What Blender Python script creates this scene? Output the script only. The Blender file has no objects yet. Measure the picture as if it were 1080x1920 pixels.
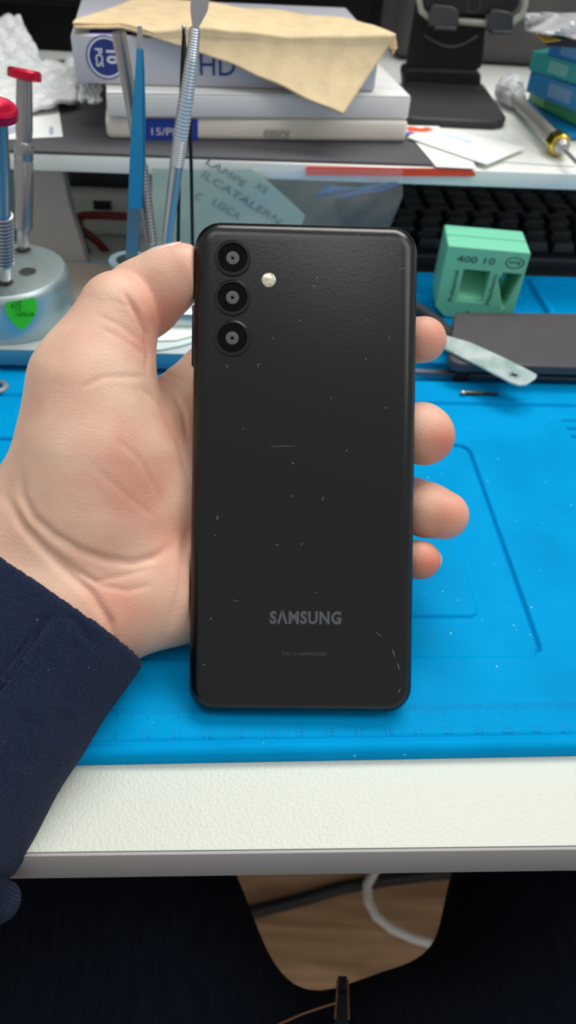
import bpy, bmesh, math, random
import numpy as np
from mathutils import Vector, Matrix
random.seed(7); np.random.seed(7)
SC = bpy.context.scene
COL = SC.collection
rad = math.radians
# ------------------------------------------------------------------ camera
F = 1387.0
PITCH, YAW, ROLL = rad(44.0), rad(6.0), rad(4.7)
CAMZ = 0.2345
_cy, _sy = math.cos(YAW), math.sin(YAW)
FW = Vector((_sy*math.cos(PITCH), _cy*math.cos(PITCH), -math.sin(PITCH)))
_r0 = Vector((_cy, -_sy, 0)); _u0 = _r0.cross(FW)
RT = (_r0*math.cos(ROLL) + _u0*math.sin(ROLL)).normalized()
UP = (-_r0*math.sin(ROLL) + _u0*math.cos(ROLL)).normalized()
CP = Vector((0, 0, CAMZ))
def ray(px, py): return FW + RT*((px-540)/F) + UP*((960-py)/F)
def P(px, py, d): return CP + ray(px, py)*d                 # at a distance along the view axis
def onz(px, py, z):
    r = ray(px, py); return CP + r*((z-CAMZ)/r.z)
def ony(px, py, y):
    r = ray(px, py); return CP + r*(y/r.y)
def proj(p):
    q = Vector(p)-CP; d = q.dot(FW); return (540+F*q.dot(RT)/d, 960-F*q.dot(UP)/d, d)
cam = bpy.data.cameras.new('camera'); cam.sensor_fit = 'VERTICAL'; cam.sensor_height = 36; cam.lens = 36*F/1920
cam.clip_start = .01; cam.clip_end = 20
cam.dof.use_dof = True; cam.dof.focus_distance = .25; cam.dof.aperture_fstop = 12.0
co = bpy.data.objects.new('camera', cam); COL.objects.link(co)
M = Matrix((( RT.x, UP.x, -FW.x, CP.x), (RT.y, UP.y, -FW.y, CP.y), (RT.z, UP.z, -FW.z, CP.z), (0,0,0,1)))
co.matrix_world = M
SC.camera = co
# ------------------------------------------------------------------ materials
def lin(c):
    if isinstance(c, str): c = tuple(int(c[i:i+2], 16)/255 for i in (0, 2, 4))
    return tuple((x/12.92 if x <= .04045 else ((x+.055)/1.055)**2.4) for x in c[:3]) + (1,)
class NT:
    def __init__(s, name):
        s.m = bpy.data.materials.new(name); s.m.use_nodes = True
        s.t = s.m.node_tree; s.b = s.t.nodes['Principled BSDF']
    def n(s, typ, **kw):
        o = s.t.nodes.new(typ)
        for k, v in kw.items():
            if k[0] == '_': setattr(o, k[1:], v)
            else: o.inputs[k.replace('_', ' ')].default_value = v
        return o
    def l(s, a, b): s.t.links.new(a, b)
def mat(name, col, rough=.5, metal=0, spec=.5, bump=0, bscale=200, var=0, vscale=60, col2=None, trans=0, alpha=1, coat=0, ior=1.45, sss=0, emit=None):
    k = NT(name); b = k.b
    b.inputs['Base Color'].default_value = lin(col); b.inputs['Roughness'].default_value = rough
    b.inputs['Metallic'].default_value = metal; b.inputs['Specular IOR Level'].default_value = spec
    b.inputs['Transmission Weight'].default_value = trans; b.inputs['Alpha'].default_value = alpha
    b.inputs['Coat Weight'].default_value = coat; b.inputs['IOR'].default_value = ior
    if sss:
        b.inputs['Subsurface Weight'].default_value = sss; b.inputs['Subsurface Radius'].default_value = (.004, .002, .001)
    tc = k.n('ShaderNodeTexCoord')
    if var or col2:
        n = k.n('ShaderNodeTexNoise', Scale=vscale, Detail=4.0); k.l(tc.outputs['Object'], n.inputs['Vector'])
        mx = k.n('ShaderNodeMix', _data_type='RGBA')
        c = lin(col); d = lin(col2) if col2 else tuple(x*(1-var) for x in c[:3])+(1,)
        mx.inputs[6].default_value = c; mx.inputs[7].default_value = d
        r = k.n('ShaderNodeMapRange'); r.inputs[1].default_value = .4; r.inputs[2].default_value = .65
        k.l(n.outputs[0], r.inputs[0]); k.l(r.outputs[0], mx.inputs[0]); k.l(mx.outputs[2], b.inputs['Base Color'])
    if bump:
        n = k.n('ShaderNodeTexNoise', Scale=bscale, Detail=3.0); k.l(tc.outputs['Object'], n.inputs['Vector'])
        bp = k.n('ShaderNodeBump', Strength=bump, Distance=.001); k.l(n.outputs[0], bp.inputs['Height']); k.l(bp.outputs[0], b.inputs['Normal'])
    return k.m
# ------------------------------------------------------------------ object helpers
ORG = {}
def tag(o, label=None, cat=None, group=None, kind=None):
    if label: o['label'] = label
    if cat: o['category'] = cat
    if group: o['group'] = group
    if kind: o['kind'] = kind
    return o
def root(name, loc, label, cat, group=None):
    o = bpy.data.objects.new(name, None); COL.objects.link(o); o.location = loc; o.empty_display_size = .01
    ORG[o.name] = Vector(loc)
    return tag(o, label, cat, group)
def link(name, me, parent=None, label=None, smooth=None):
    """me holds world-space vertices; the origin goes to the middle of the mesh"""
    n = len(me.vertices); c = np.empty(n*3, np.float32); me.vertices.foreach_get('co', c); c = c.reshape(-1, 3)
    org = Vector(((c[:,0].min()+c[:,0].max())/2, (c[:,1].min()+c[:,1].max())/2, c[:,2].min()))
    me.transform(Matrix.Translation(-org))
    o = bpy.data.objects.new(name, me); COL.objects.link(o)
    if parent is not None:
        o.parent = parent; o.location = org-ORG[parent.name]
    else: o.location = org
    ORG[o.name] = org
    if label: o['label'] = label
    return o
class MB:
    def __init__(s): s.b = bmesh.new(); s.mi = 0
    def _mark(s, fs):
        for f in fs: f.material_index = s.mi
    def box(s, c, size, R=None, bev=0, seg=2):
        b2 = bmesh.new(); bmesh.ops.create_cube(b2, size=1)
        bmesh.ops.scale(b2, vec=size, verts=b2.verts)
        if bev: bmesh.ops.bevel(b2, geom=b2.edges[:], offset=bev, segments=seg, profile=.5, affect='EDGES')
        m = Matrix.Translation(c) @ (R.to_4x4() if R is not None else Matrix.Identity(4))
        s.merge(b2, m); return s
    def merge(s, b2, m=None):
        if m is not None: b2.transform(m)
        vm = {}
        for v in b2.verts: vm[v] = s.b.verts.new(v.co)
        for f in b2.faces:
            try: g = s.b.faces.new([vm[v] for v in f.verts]); g.material_index = s.mi
            except ValueError: pass
        b2.free(); return s
    def tube(s, pts, r, n=14, cap=True, flat=None):
        pts = [Vector(p) for p in pts]
        if not hasattr(r, '__len__'): r = [r]*len(pts)
        rings = []; nrm = None
        for i, p in enumerate(pts):
            t = (pts[min(i+1, len(pts)-1)]-pts[max(i-1, 0)]).normalized()
            if nrm is None:
                a = Vector((0,0,1)) if abs(t.z) < .9 else Vector((1,0,0))
                nrm = (a-t*a.dot(t)).normalized()
            else: nrm = (nrm-t*nrm.dot(t)).normalized()
            bi = t.cross(nrm)
            rings.append([s.b.verts.new(p+(nrm*math.cos(2*math.pi*k/n)+bi*math.sin(2*math.pi*k/n))*r[i]) for k in range(n)])
        for a, b in zip(rings, rings[1:]):
            for k in range(n):
                f = s.b.faces.new((a[k], a[(k+1)%n], b[(k+1)%n], b[k])); f.material_index = s.mi
        if cap:
            for q in (rings[0][::-1], rings[-1]):
                f = s.b.faces.new(q); f.material_index = s.mi
        return s
    def lathe(s, prof, org, axis=(0,0,1), n=32, caps=True):
        """prof: list of (radius, height) along the axis"""
        ax = Vector(axis).normalized(); a = Vector((1,0,0)) if abs(ax.x) < .8 else Vector((0,1,0))
        e = (a-ax*a.dot(ax)).normalized(); g = ax.cross(e); org = Vector(org)
        rings = []
        for r, h in prof:
            if r < 1e-7: rings.append([s.b.verts.new(org+ax*h)])
            else: rings.append([s.b.verts.new(org+ax*h+(e*math.cos(2*math.pi*k/n)+g*math.sin(2*math.pi*k/n))*r) for k in range(n)])
        for a, b in zip(rings, rings[1:]):
            for k in range(n):
                q = []
                for v in ((a[k] if len(a) > 1 else a[0]), (a[(k+1)%n] if len(a) > 1 else a[0]), (b[(k+1)%n] if len(b) > 1 else b[0]), (b[k] if len(b) > 1 else b[0])):
                    if v not in q: q.append(v)
                if len(q) > 2:
                    f = s.b.faces.new(q); f.material_index = s.mi
        for q in ((rings[0][::-1], rings[-1]) if caps else ()):
            if len(q) > 2:
                f = s.b.faces.new(q); f.material_index = s.mi
        return s
    def prism(s, poly, off):
        """a flat outline (world points) pushed along the vector off"""
        off = Vector(off); a = [s.b.verts.new(Vector(p)) for p in poly]; b = [s.b.verts.new(Vector(p)+off) for p in poly]
        n = len(a); fs = [s.b.faces.new(a[::-1]), s.b.faces.new(b)]
        for k in range(n): fs.append(s.b.faces.new((a[k], a[(k+1)%n], b[(k+1)%n], b[k])))
        s._mark(fs); return s
    def quadgrid(s, fn, nu, nv, thick=0, tv=None):
        g = [[s.b.verts.new(Vector(fn(i/nu, j/nv))) for j in range(nv+1)] for i in range(nu+1)]
        for i in range(nu):
            for j in range(nv):
                f = s.b.faces.new((g[i][j], g[i+1][j], g[i+1][j+1], g[i][j+1])); f.material_index = s.mi
        if thick:
            bmesh.ops.solidify(s.b, geom=s.b.faces[:], thickness=thick)
        return s
    def ball(s, c, rx, ry=None, rz=None, R=None, u=16, v=10):
        b2 = bmesh.new(); bmesh.ops.create_uvsphere(b2, u_segments=u, v_segments=v, radius=1)
        bmesh.ops.scale(b2, vec=(rx, ry or rx, rz or rx), verts=b2.verts)
        s.merge(b2, Matrix.Translation(c) @ (R.to_4x4() if R is not None else Matrix.Identity(4))); return s
    def build(s, name, mats, parent=None, label=None, smooth=35, bevel=0):
        bmesh.ops.recalc_face_normals(s.b, faces=s.b.faces[:])
        me = bpy.data.meshes.new(name); s.b.to_mesh(me); s.b.free()
        for m in (mats if isinstance(mats, (list, tuple)) else [mats]): me.materials.append(m)
        if smooth:
            me.polygons.foreach_set('use_smooth', [True]*len(me.polygons))
            me.set_sharp_from_angle(angle=rad(smooth))
        o = link(name, me, parent, label)
        if bevel:
            bv = o.modifiers.new('bevel', 'BEVEL'); bv.width = bevel; bv.segments = 2; bv.limit_method = 'ANGLE'; bv.angle_limit = rad(40)
        return o
def textmesh(mb, txt, org, ex, ey, size, depth=.0001, bold=0, spacing=1.0, width=None, align='CENTER', shear=0):
    """lettering laid on the plane (ex, ey) round org; size = capital height"""
    cu = bpy.data.curves.new('t', 'FONT'); cu.body = txt; cu.size = 1; cu.align_x = align; cu.align_y = 'CENTER'; cu.offset = bold
    cu.space_character = spacing; cu.extrude = 0; cu.resolution_u = 3; cu.shear = shear
    ob = bpy.data.objects.new('t', cu); COL.objects.link(ob)
    dg = bpy.context.evaluated_depsgraph_get(); me = bpy.data.meshes.new_from_object(ob.evaluated_get(dg))
    bpy.data.objects.remove(ob); bpy.data.curves.remove(cu)
    ex = Vector(ex).normalized(); ey = Vector(ey); ey = (ey-ex*ey.dot(ex)).normalized(); nz = ex.cross(ey)
    sc = size/.70
    xs = [v.co.x for v in me.vertices]; ys = [v.co.y for v in me.vertices]
    sx = sc
    if width: sx = width/max(1e-6, max(xs)-min(xs))
    cy = (max(ys)+min(ys))/2; cx = (max(xs)+min(xs))/2 if align == 'CENTER' else 0
    b2 = bmesh.new(); b2.from_mesh(me); bpy.data.meshes.remove(me)
    for v in b2.verts: v.co = Vector(org)+ex*((v.co.x-cx)*sx)+ey*((v.co.y-cy)*sc)
    r = bmesh.ops.extrude_face_region(b2, geom=b2.faces[:])
    bmesh.ops.translate(b2, vec=nz*depth, verts=[v for v in r['geom'] if isinstance(v, bmesh.types.BMVert)])
    mb.merge(b2)
    return mb
# ------------------------------------------------------------------ implicit surfaces
def surface_nets(f, org, h):
    nx, ny, nz = f.shape; ins = f < 0
    cs = np.zeros((nx-1, ny-1, nz-1), np.int8)
    for a in (0,1):
        for b in (0,1):
            for c in (0,1): cs += ins[a:nx-1+a, b:ny-1+b, c:nz-1+c]
    act = (cs > 0) & (cs < 8)
    idx = np.full(act.shape, -1, np.int64); ii, jj, kk = np.nonzero(act); idx[ii, jj, kk] = np.arange(len(ii))
    acc = np.zeros((len(ii), 3)); cnt = np.zeros(len(ii))
    cor = [(a,b,c) for a in (0,1) for b in (0,1) for c in (0,1)]
    for p in cor:
        for ax in range(3):
            if p[ax]: continue
            q = list(p); q[ax] = 1
            fa = f[ii+p[0], jj+p[1], kk+p[2]]; fb = f[ii+q[0], jj+q[1], kk+q[2]]
            m = (fa < 0) != (fb < 0); t = np.where(m, fa/np.where(m, fa-fb, 1), 0)
            pt = np.tile(np.array(p, float), (len(ii), 1)); pt[:, ax] = t
            acc[m] += pt[m]; cnt[m] += 1
    v = (np.stack([ii, jj, kk], 1)+acc/cnt[:, None])*h+np.array(org)
    faces = []
    for ax in range(3):
        sl0 = [slice(1, n-1) for n in f.shape]; sl1 = list(sl0); sl0[ax] = slice(0, f.shape[ax]-1); sl1[ax] = slice(1, f.shape[ax])
        A = ins[tuple(sl0)]; B = ins[tuple(sl1)]; m = A != B
        i, j, k = np.nonzero(m); s = A[m]
        g = [i, j, k]; o = [np.zeros_like(i)]*3
        base = [g[q]+(0 if q == ax else 1) for q in range(3)]
        u, w = [(1,2),(2,0),(0,1)][ax]
        def cell(du, dw):
            c = [x.copy() for x in base]; c[u] -= du; c[w] -= dw
            return idx[c[0], c[1], c[2]]
        q = np.stack([cell(1,1), cell(0,1), cell(0,0), cell(1,0)], 1)
        q[~s] = q[~s][:, ::-1]; faces.append(q)
    return v, np.concatenate(faces)
class Field:
    def __init__(s, lo, hi, h):
        s.h = h; s.lo = np.array(lo, float); n = [int((b-a)/h)+2 for a, b in zip(lo, hi)]
        s.ax = [np.float32(lo[i]+h*np.arange(n[i])) for i in range(3)]
        s.f = np.full(n, 20., np.float32); s.big = 20.
    def sub(s, lo, hi):
        r = []
        for i in range(3):
            a = int(np.clip(np.floor((lo[i]-s.lo[i])/s.h), 0, len(s.ax[i]))); b = int(np.clip(np.ceil((hi[i]-s.lo[i])/s.h)+1, 0, len(s.ax[i])))
            r.append(slice(a, b))
        return tuple(r)
    def grid(s, r): return s.ax[0][r[0]][:, None, None], s.ax[1][r[1]][None, :, None], s.ax[2][r[2]][None, None, :]
    def cone(s, a, b, ra, rb, k=6):
        a = np.array(a, float); b = np.array(b, float); m = max(ra, rb)+k+4*s.h
        r = s.sub(np.minimum(a, b)-m, np.maximum(a, b)+m); x, y, z = s.grid(r)
        d = b-a; L = max(d@d, 1e-9)
        t = np.clip(((x-a[0])*d[0]+(y-a[1])*d[1]+(z-a[2])*d[2])/L, 0, 1)
        g = np.sqrt((x-a[0]-t*d[0])**2+(y-a[1]-t*d[1])**2+(z-a[2]-t*d[2])**2)-(ra+(rb-ra)*t)
        s.union(r, g, k)
    def union(s, r, g, k):
        c = s.f[r]; hh = np.maximum(k-np.abs(c-g), 0)/k if k > 0 else 0
        s.f[r] = np.minimum(c, g)-hh*hh*k*.25
    def mesh(s):
        return surface_nets(s.f, s.lo, s.h)
def np_mesh(name, v, q):
    me = bpy.data.meshes.new(name); me.vertices.add(len(v)); me.vertices.foreach_set('co', np.asarray(v, np.float32).ravel())
    me.loops.add(len(q)*4); me.loops.foreach_set('vertex_index', np.asarray(q, np.int32).ravel())
    me.polygons.add(len(q)); me.polygons.foreach_set('loop_start', np.arange(0, len(q)*4, 4, dtype=np.int32))
    try: me.polygons.foreach_set('loop_total', np.full(len(q), 4, np.int32))
    except Exception: pass
    me.update(calc_edges=True); me.validate(); me.polygons.foreach_set('use_smooth', [True]*len(me.polygons))
    return me
def vnormals(v, q):
    n = np.zeros_like(v); fn = np.cross(v[q[:,2]]-v[q[:,0]], v[q[:,3]]-v[q[:,1]])
    for c in range(4): np.add.at(n, q[:,c], fn)
    return n/np.maximum(np.linalg.norm(n, axis=1), 1e-12)[:, None]
def smooth_verts(v, q, it=2, lam=.5):
    for _ in range(it):
        s = np.zeros_like(v); c = np.zeros(len(v))
        for a, b in ((0,1),(1,2),(2,3),(3,0)):
            np.add.at(s, q[:,a], v[q[:,b]]); np.add.at(s, q[:,b], v[q[:,a]]); np.add.at(c, q[:,a], 1); np.add.at(c, q[:,b], 1)
        v = v+lam*(s/c[:,None]-v)
    return v
def seg_dist(pts, poly):
    """distance in the (x, y) columns from pts to a polyline"""
    best = np.full(len(pts), 1e9); pos = np.zeros(len(pts)); n = len(poly)-1
    for i in range(n):
        a = np.array(poly[i], float); b = np.array(poly[i+1], float); d = b-a
        t = np.clip(((pts-a)@d)/(d@d), 0, 1); e = np.linalg.norm(pts-(a+t[:,None]*d), axis=1)
        m = e < best; best[m] = e[m]; pos[m] = (i+t[m])/n
    return best, pos
_RT, _UP, _FW, _CP = (np.array(q) for q in (RT, UP, FW, CP))
def c2w(c):
    """view-aligned millimetres (right, up, away) -> world metres"""
    c = np.asarray(c)/1000.; return _CP+c[:,[0]]*_RT+c[:,[1]]*_UP+c[:,[2]]*_FW
def w2px(w):
    q = w-_CP; d = q@_FW; return np.stack([540+F*(q@_RT)/d, 960-F*(q@_UP)/d], 1)
def mm(px, py, d): return ((px-540)*d/F, (960-py)*d/F, d)
# ------------------------------------------------------------------ light
def area(name, loc, target, sx, sy, power, col=(1,1,1)):
    l = bpy.data.lights.new(name, 'AREA'); l.shape = 'RECTANGLE'; l.size = sx; l.size_y = sy; l.energy = power; l.color = col
    o = bpy.data.objects.new(name, l); COL.objects.link(o); o.location = loc
    o.rotation_euler = (Vector(target)-Vector(loc)).to_track_quat('-Z', 'Y').to_euler(); return o
area('ceiling_and_fill_light', (.38, .95, 1.40), (.05, .25, 0), 1.2, .55, 21.0, (1, .985, .95))
area('ceiling_and_fill_light', (.85, -.08, 1.30), (0, .15, .1), .6, .9, 5.5, (1, .97, .93))
area('ceiling_and_fill_light', (-.2, -.15, 1.85), (0, .2, .1), 1.2, .4, 6.0, (1, .98, .95))  # extra fill lamp, added to brighten faces turned to the viewer
w = bpy.data.worlds.new('world'); SC.world = w; w.use_nodes = True
w.node_tree.nodes['Background'].inputs[0].default_value = (.95, .98, 1, 1); w.node_tree.nodes['Background'].inputs[1].default_value = .48
SC.view_settings.view_transform = 'Standard'; SC.view_settings.look = 'None'; SC.view_settings.gamma = 1; SC.view_settings.use_curve_mapping = False
SC.view_settings.exposure = 0.0
# ------------------------------------------------------------------ setting
FZ = -.745
def wood():
    k = NT('laminate_floor'); tc = k.n('ShaderNodeTexCoord'); mp = k.n('ShaderNodeMapping'); mp.inputs['Scale'].default_value = (1.2, 9, 1); mp.inputs['Rotation'].default_value = (0, 0, .05)
    k.l(tc.outputs['Object'], mp.inputs[0]); n = k.n('ShaderNodeTexNoise', Scale=3.0, Detail=6.0, Distortion=1.2); k.l(mp.outputs[0], n.inputs['Vector'])
    r = k.n('ShaderNodeValToRGB'); r.color_ramp.elements[0].position = .3; r.color_ramp.elements[0].color = lin('8d6848'); r.color_ramp.elements[1].position = .72; r.color_ramp.elements[1].color = lin('cfa680')
    k.l(n.outputs[0], r.inputs[0])
    k.l(r.outputs[0], k.b.inputs['Base Color']); k.b.inputs['Roughness'].default_value = .45; return k.m
fl = MB(); fl.box((0, .5, FZ-.01), (3.2, 3.2, .02)); tag(fl.build('floor', wood()), kind='structure')
WY = 1.25
wl = MB(); wl.box((0, WY+.03, .3), (3.2, .06, 2.1)); tag(wl.build('wall_back', mat('dark_wall', '2c2c30', .8)), kind='structure')
# ------------------------------------------------------------------ desk
white_lam = mat('white_laminate', 'ccd1c6', .42, bump=.35, bscale=900)
edge_m = mat('edge_band', 'a5a1a0', .5)
a, b = onz(30, 1601, 0), onz(1080, 1588, 0)
DX = (b-a); DX.z = 0; DX.normalize(); DY = Vector((-DX.y, DX.x, 0))
O0 = a+DX*((Vector((.03, 0, 0))-a).dot(DX))
RD = Matrix((DX, DY, Vector((0,0,1)))).transposed()
dk = root('desk', O0+DY*.4+Vector((0,0,-.745)), 'white laminate desk with a grey front edge', 'desk')
m = MB(); m.box(O0+DY*.4015+Vector((0,0,-.009)), (1.7, .802, .018), RD); m.build('tabletop', white_lam, dk)
m = MB(); m.box(O0-DY*.0001+Vector((0,0,-.0094)), (1.7, .0012, .0180), RD, .0004, 2); m.build('edge_band', edge_m, dk, 'grey front edge strip')
for sx in (-.78, .78):
    for yy in (.42, .76):
        m = MB(); m.box(O0+DX*sx+DY*yy+Vector((0,0,-.3815)), (.05, .05, .727), RD, .003); m.build('leg', mat('leg_steel', '8a8a8c', .4, .6), dk)
# ------------------------------------------------------------------ blue repair mat
MT = .006
a, b = onz(290, 1433, 0), onz(1080, 1418, 0)
MX = (b-a).normalized(); MY = Vector((-MX.y, MX.x, 0)); MO = a
MO = MO+MX*((onz(540, 1427, 0)-a).dot(MX))
def uv(px, py, z=MT):
    q = onz(px, py, z)-MO; return q.dot(MX), q.dot(MY)
def m3(u, v, z=MT): return MO+MX*u+MY*v+Vector((0,0,z))
u9, u24 = uv(217, 1372)[0], uv(1060, 1366)[0]; STEP = (u24-u9)/15
U0 = u9-9*STEP-.014; U1 = U0+.55; V1 = uv(930, 512)[1]
print('mat', U0, U1, V1, 'step', STEP)
nu, nv = 980, 690
us = np.linspace(U0, U1, nu); vs = np.linspace(0, V1, nv)
UU, VV = np.meshgrid(us, vs, indexing='ij')
def rrect(u0, v0, u1, v1, r):
    cx, cy, hx, hy = (u0+u1)/2, (v0+v1)/2, abs(u1-u0)/2-r, abs(v1-v0)/2-r
    qx = np.abs(UU-cx)-hx; qy = np.abs(VV-cy)-hy
    return np.hypot(np.maximum(qx, 0), np.maximum(qy, 0))+np.minimum(np.maximum(qx, qy), 0)-r
def sst(d, w): t = np.clip(.5-d/w, 0, 1); return t*t*(3-2*t)
H = np.full(UU.shape, MT)
g1 = uv(873, 834); g2 = uv(1021, 1222); ga = (g1[0]+g2[0])/2
d = rrect(-.17, g2[1]-.002, ga, g1[1], .006)
H -= .0024*np.exp(-(d/.00055)**2)*np.where(VV > g2[1], 1, 0)
H -= .0006*sst(d, .001)
b1 = uv(903, 1156); b2 = uv(812, 872)
d = rrect(-.10, b1[1], (b1[0]+b2[0])/2, b2[1], .004); H += .0014*sst(d, .0010)
lv = uv(540, 1386)[1]; H -= .0010*np.exp(-((VV-lv)/.0008)**2)
bv = uv(930, 757)[1]; H -= .0022*np.exp(-((VV-bv)/.0012)**2)
t0, t1 = uv(930, 716)[1], uv(930, 684)[1]
d = rrect(U0+.02, t0, U1-.02, t1, .003); H -= .0035*sst(d, .0016)
t2, t3 = uv(930, 597)[1], V1-.004
du = uv(1020, 555)[0]
for k in range(-6, 6):
    ua, ub = du+k*.062+.003, du+(k+1)*.062-.003
    d = rrect(ua, t2, ub, t3, .004); H -= .0035*sst(d, .0016)
for (x0, x1, yy) in ((1053, 1100, 788), (1062, 1100, 803), (1071, 1100, 818)):
    p, q = uv(x0, yy), uv(x1, yy); d = rrect(p[0], p[1]-.0009, q[0], p[1]+.0009, .0008); H -= .0018*sst(d, .0008)
ed = np.minimum(np.minimum(UU-U0, U1-UU), np.minimum(VV, V1-VV)); t = np.clip(1-ed/.0035, 0, 1)
H -= .0038*(1-np.sqrt(1-np.minimum(t, .999)**2))
pts = np.array(MO)+UU[..., None]*np.array(MX)+VV[..., None]*np.array(MY); pts[..., 2] = H
low = pts.copy(); low[..., 2] = .0002
V = pts.reshape(-1, 3); ID = np.arange(nu*nv).reshape(nu, nv)
Q = np.stack([ID[:-1,:-1], ID[1:,:-1], ID[1:,1:], ID[:-1,1:]], -1).reshape(-1, 4)
rim = np.concatenate([ID[:,0], ID[-1,1:], ID[-2::-1,-1], ID[0,-2:0:-1]])
W = V[rim].copy(); W[:,2] = .0002; n0 = len(V); k = len(rim); J = np.arange(k); J2 = (J+1) % k
Q = np.concatenate([Q, np.stack([rim[J], n0+J, n0+J2, rim[J2]], 1)])
V = np.concatenate([V, W])
def blue_rubber():
    k = NT('blue_silicone'); tc = k.n('ShaderNodeTexCoord'); n = k.n('ShaderNodeTexNoise', Scale=22.0, Detail=5.0); k.l(tc.outputs['Object'], n.inputs['Vector'])
    mx = k.n('ShaderNodeMix', _data_type='RGBA'); mx.inputs[6].default_value = lin('0094d0'); mx.inputs[7].default_value = lin('008bc6')
    r = k.n('ShaderNodeMapRange'); r.inputs[1].default_value = .42; r.inputs[2].default_value = .62; k.l(n.outputs[0], r.inputs[0]); k.l(r.outputs[0], mx.inputs[0])
    n2 = k.n('ShaderNodeTexNoise', Scale=420.0, Detail=2.0); k.l(tc.outputs['Object'], n2.inputs['Vector'])
    r2 = k.n('ShaderNodeMapRange'); r2.inputs[1].default_value = .745; r2.inputs[2].default_value = .77; k.l(n2.outputs[0], r2.inputs[0])
    m2 = k.n('ShaderNodeMix', _data_type='RGBA'); m2.inputs[7].default_value = lin('9fd8ec'); k.l(mx.outputs[2], m2.inputs[6]); k.l(r2.outputs[0], m2.inputs[0])
    k.l(m2.outputs[2], k.b.inputs['Base Color']); k.b.inputs['Roughness'].default_value = .5; k.b.inputs['Specular IOR Level'].default_value = .02
    n3 = k.n('ShaderNodeTexNoise', Scale=700.0, Detail=2.0); k.l(tc.outputs['Object'], n3.inputs['Vector'])
    bp = k.n('ShaderNodeBump', Strength=.12, Distance=.001); k.l(n3.outputs[0], bp.inputs['Height']); k.l(bp.outputs[0], k.b.inputs['Normal'])
    return k.m
blue = blue_rubber()
mroot = root('repair_mat', m3(.1, V1/2, 0), 'blue silicone repair mat with a moulded ruler and part compartments', 'mat')
me = np_mesh('mat_sheet', V, Q); me.materials.append(blue); link('mat_sheet', me, mroot)
r = MB(); ty = uv(540, 1333)[1]; dy = uv(540, 1373)[1]
for n in range(0, 51):
    u = u9+(n-9)*STEP
    if U0+.006 < u < U1-.004:
        for t in range(10):
            uu = u+t*STEP/10
            if uu < U1-.006:
                L = .0042 if t == 0 else (.0032 if t == 5 else .0022)
                r.box(m3(uu, ty-L/2+.002, MT-.00002), (.00032, L, .0003), Matrix((MX, MY, Vector((0,0,1)))).transposed())
        if n: textmesh(r, str(n), m3(u, dy, MT-.0002), MX, MY, .0029, .0003)
r.build('ruler_scale', mat('moulded_blue', '0089c4', .5, spec=.08), mroot, 'moulded ruler ticks and numbers', smooth=0)
r = MB(); textmesh(r, 'ca', m3(*uv(803, 1193), MT-.00092), MX, MY, .0045, .0004, spacing=1.05); r.build('moulded_lettering', bpy.data.materials['moulded_blue'], mroot, smooth=0)
# ------------------------------------------------------------------ phone
PW, PHH, PT = .0764, .1672, .0089
psi, rol = rad(1.9), rad(-.75)
ex0 = RT*math.cos(psi)+FW*math.sin(psi); en = -FW*math.cos(psi)+RT*math.sin(psi); ey0 = UP.copy()
EX = ex0*math.cos(rol)+ey0*math.sin(rol); EY = ey0*math.cos(rol)-ex0*math.sin(rol); EN = en
PO = P(570.5, 877, .250)
def ph(x, y, n=0): return PO+EX*x+EY*y+EN*n
def ponto(px, py):                    # pixel on the phone's back plane -> phone coordinates
    r = ray(px, py); t = (PO-CP).dot(EN)/r.dot(EN); q = CP+r*t-PO; return q.dot(EX), q.dot(EY)
def rr_out(w, h, r, inset, n=12):
    pts = []; r2 = max(r-inset, .0005); hw, hh = w/2-inset, h/2-inset
    for cx, cy, a0 in ((hw-r2, hh-r2, 0), (-hw+r2, hh-r2, 90), (-hw+r2, -hh+r2, 180), (hw-r2, -hh+r2, 270)):
        for i in range(n+1):
            a = rad(a0+90*i/n); pts.append((cx+r2*math.cos(a), cy+r2*math.sin(a)))
    return pts
def loft(mb, rings, cap0=True, cap1=True):
    R = [[mb.b.verts.new(ph(x, y, z)) for x, y in rr_out(PW, PHH, .0088, ins)] for ins, z in rings]
    for a, b in zip(R, R[1:]):
        for k in range(len(a)): 
            f = mb.b.faces.new((a[k], a[(k+1)%len(a)], b[(k+1)%len(a)], b[k])); f.material_index = mb.mi
    if cap0: mb.b.faces.new(R[0]).material_index = mb.mi
    if cap1: mb.b.faces.new(R[-1][::-1]).material_index = mb.mi
phone = root('smartphone', ph(0, -PHH/2, -PT/2), 'black smartphone with three rear cameras held upright in the hand', 'smartphone')
def phone_black():
    k = NT('phone_black'); b = k.b; b.inputs['Base Color'].default_value = lin('08080a'); b.inputs['Roughness'].default_value = .25; b.inputs['Specular IOR Level'].default_value = .45
    tc = k.n('ShaderNodeTexCoord'); n = k.n('ShaderNodeTexNoise', Scale=900.0, Detail=1.0); k.l(tc.outputs['Object'], n.inputs['Vector'])
    bp = k.n('ShaderNodeBump', Strength=.025, Distance=.001); k.l(n.outputs[0], bp.inputs['Height']); k.l(bp.outputs[0], b.inputs['Normal']); return k.m
pblack = phone_black(); pgloss = mat('lens_gloss', '030304', .06, spec=.18); ring_m = mat('lens_ring', '3a3b3d', .14, .95)
scr = mat('scratch_pale', '6f7478', .6)
m = MB()
prof = []
for i in range(11):
    a = rad(90*i/10); prof.append((.0056*(1-math.sin(a)), -.0046*(1-math.cos(a))))
loft(m, prof+[(0, -.0062)], True, True)
m.mi = 1
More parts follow.
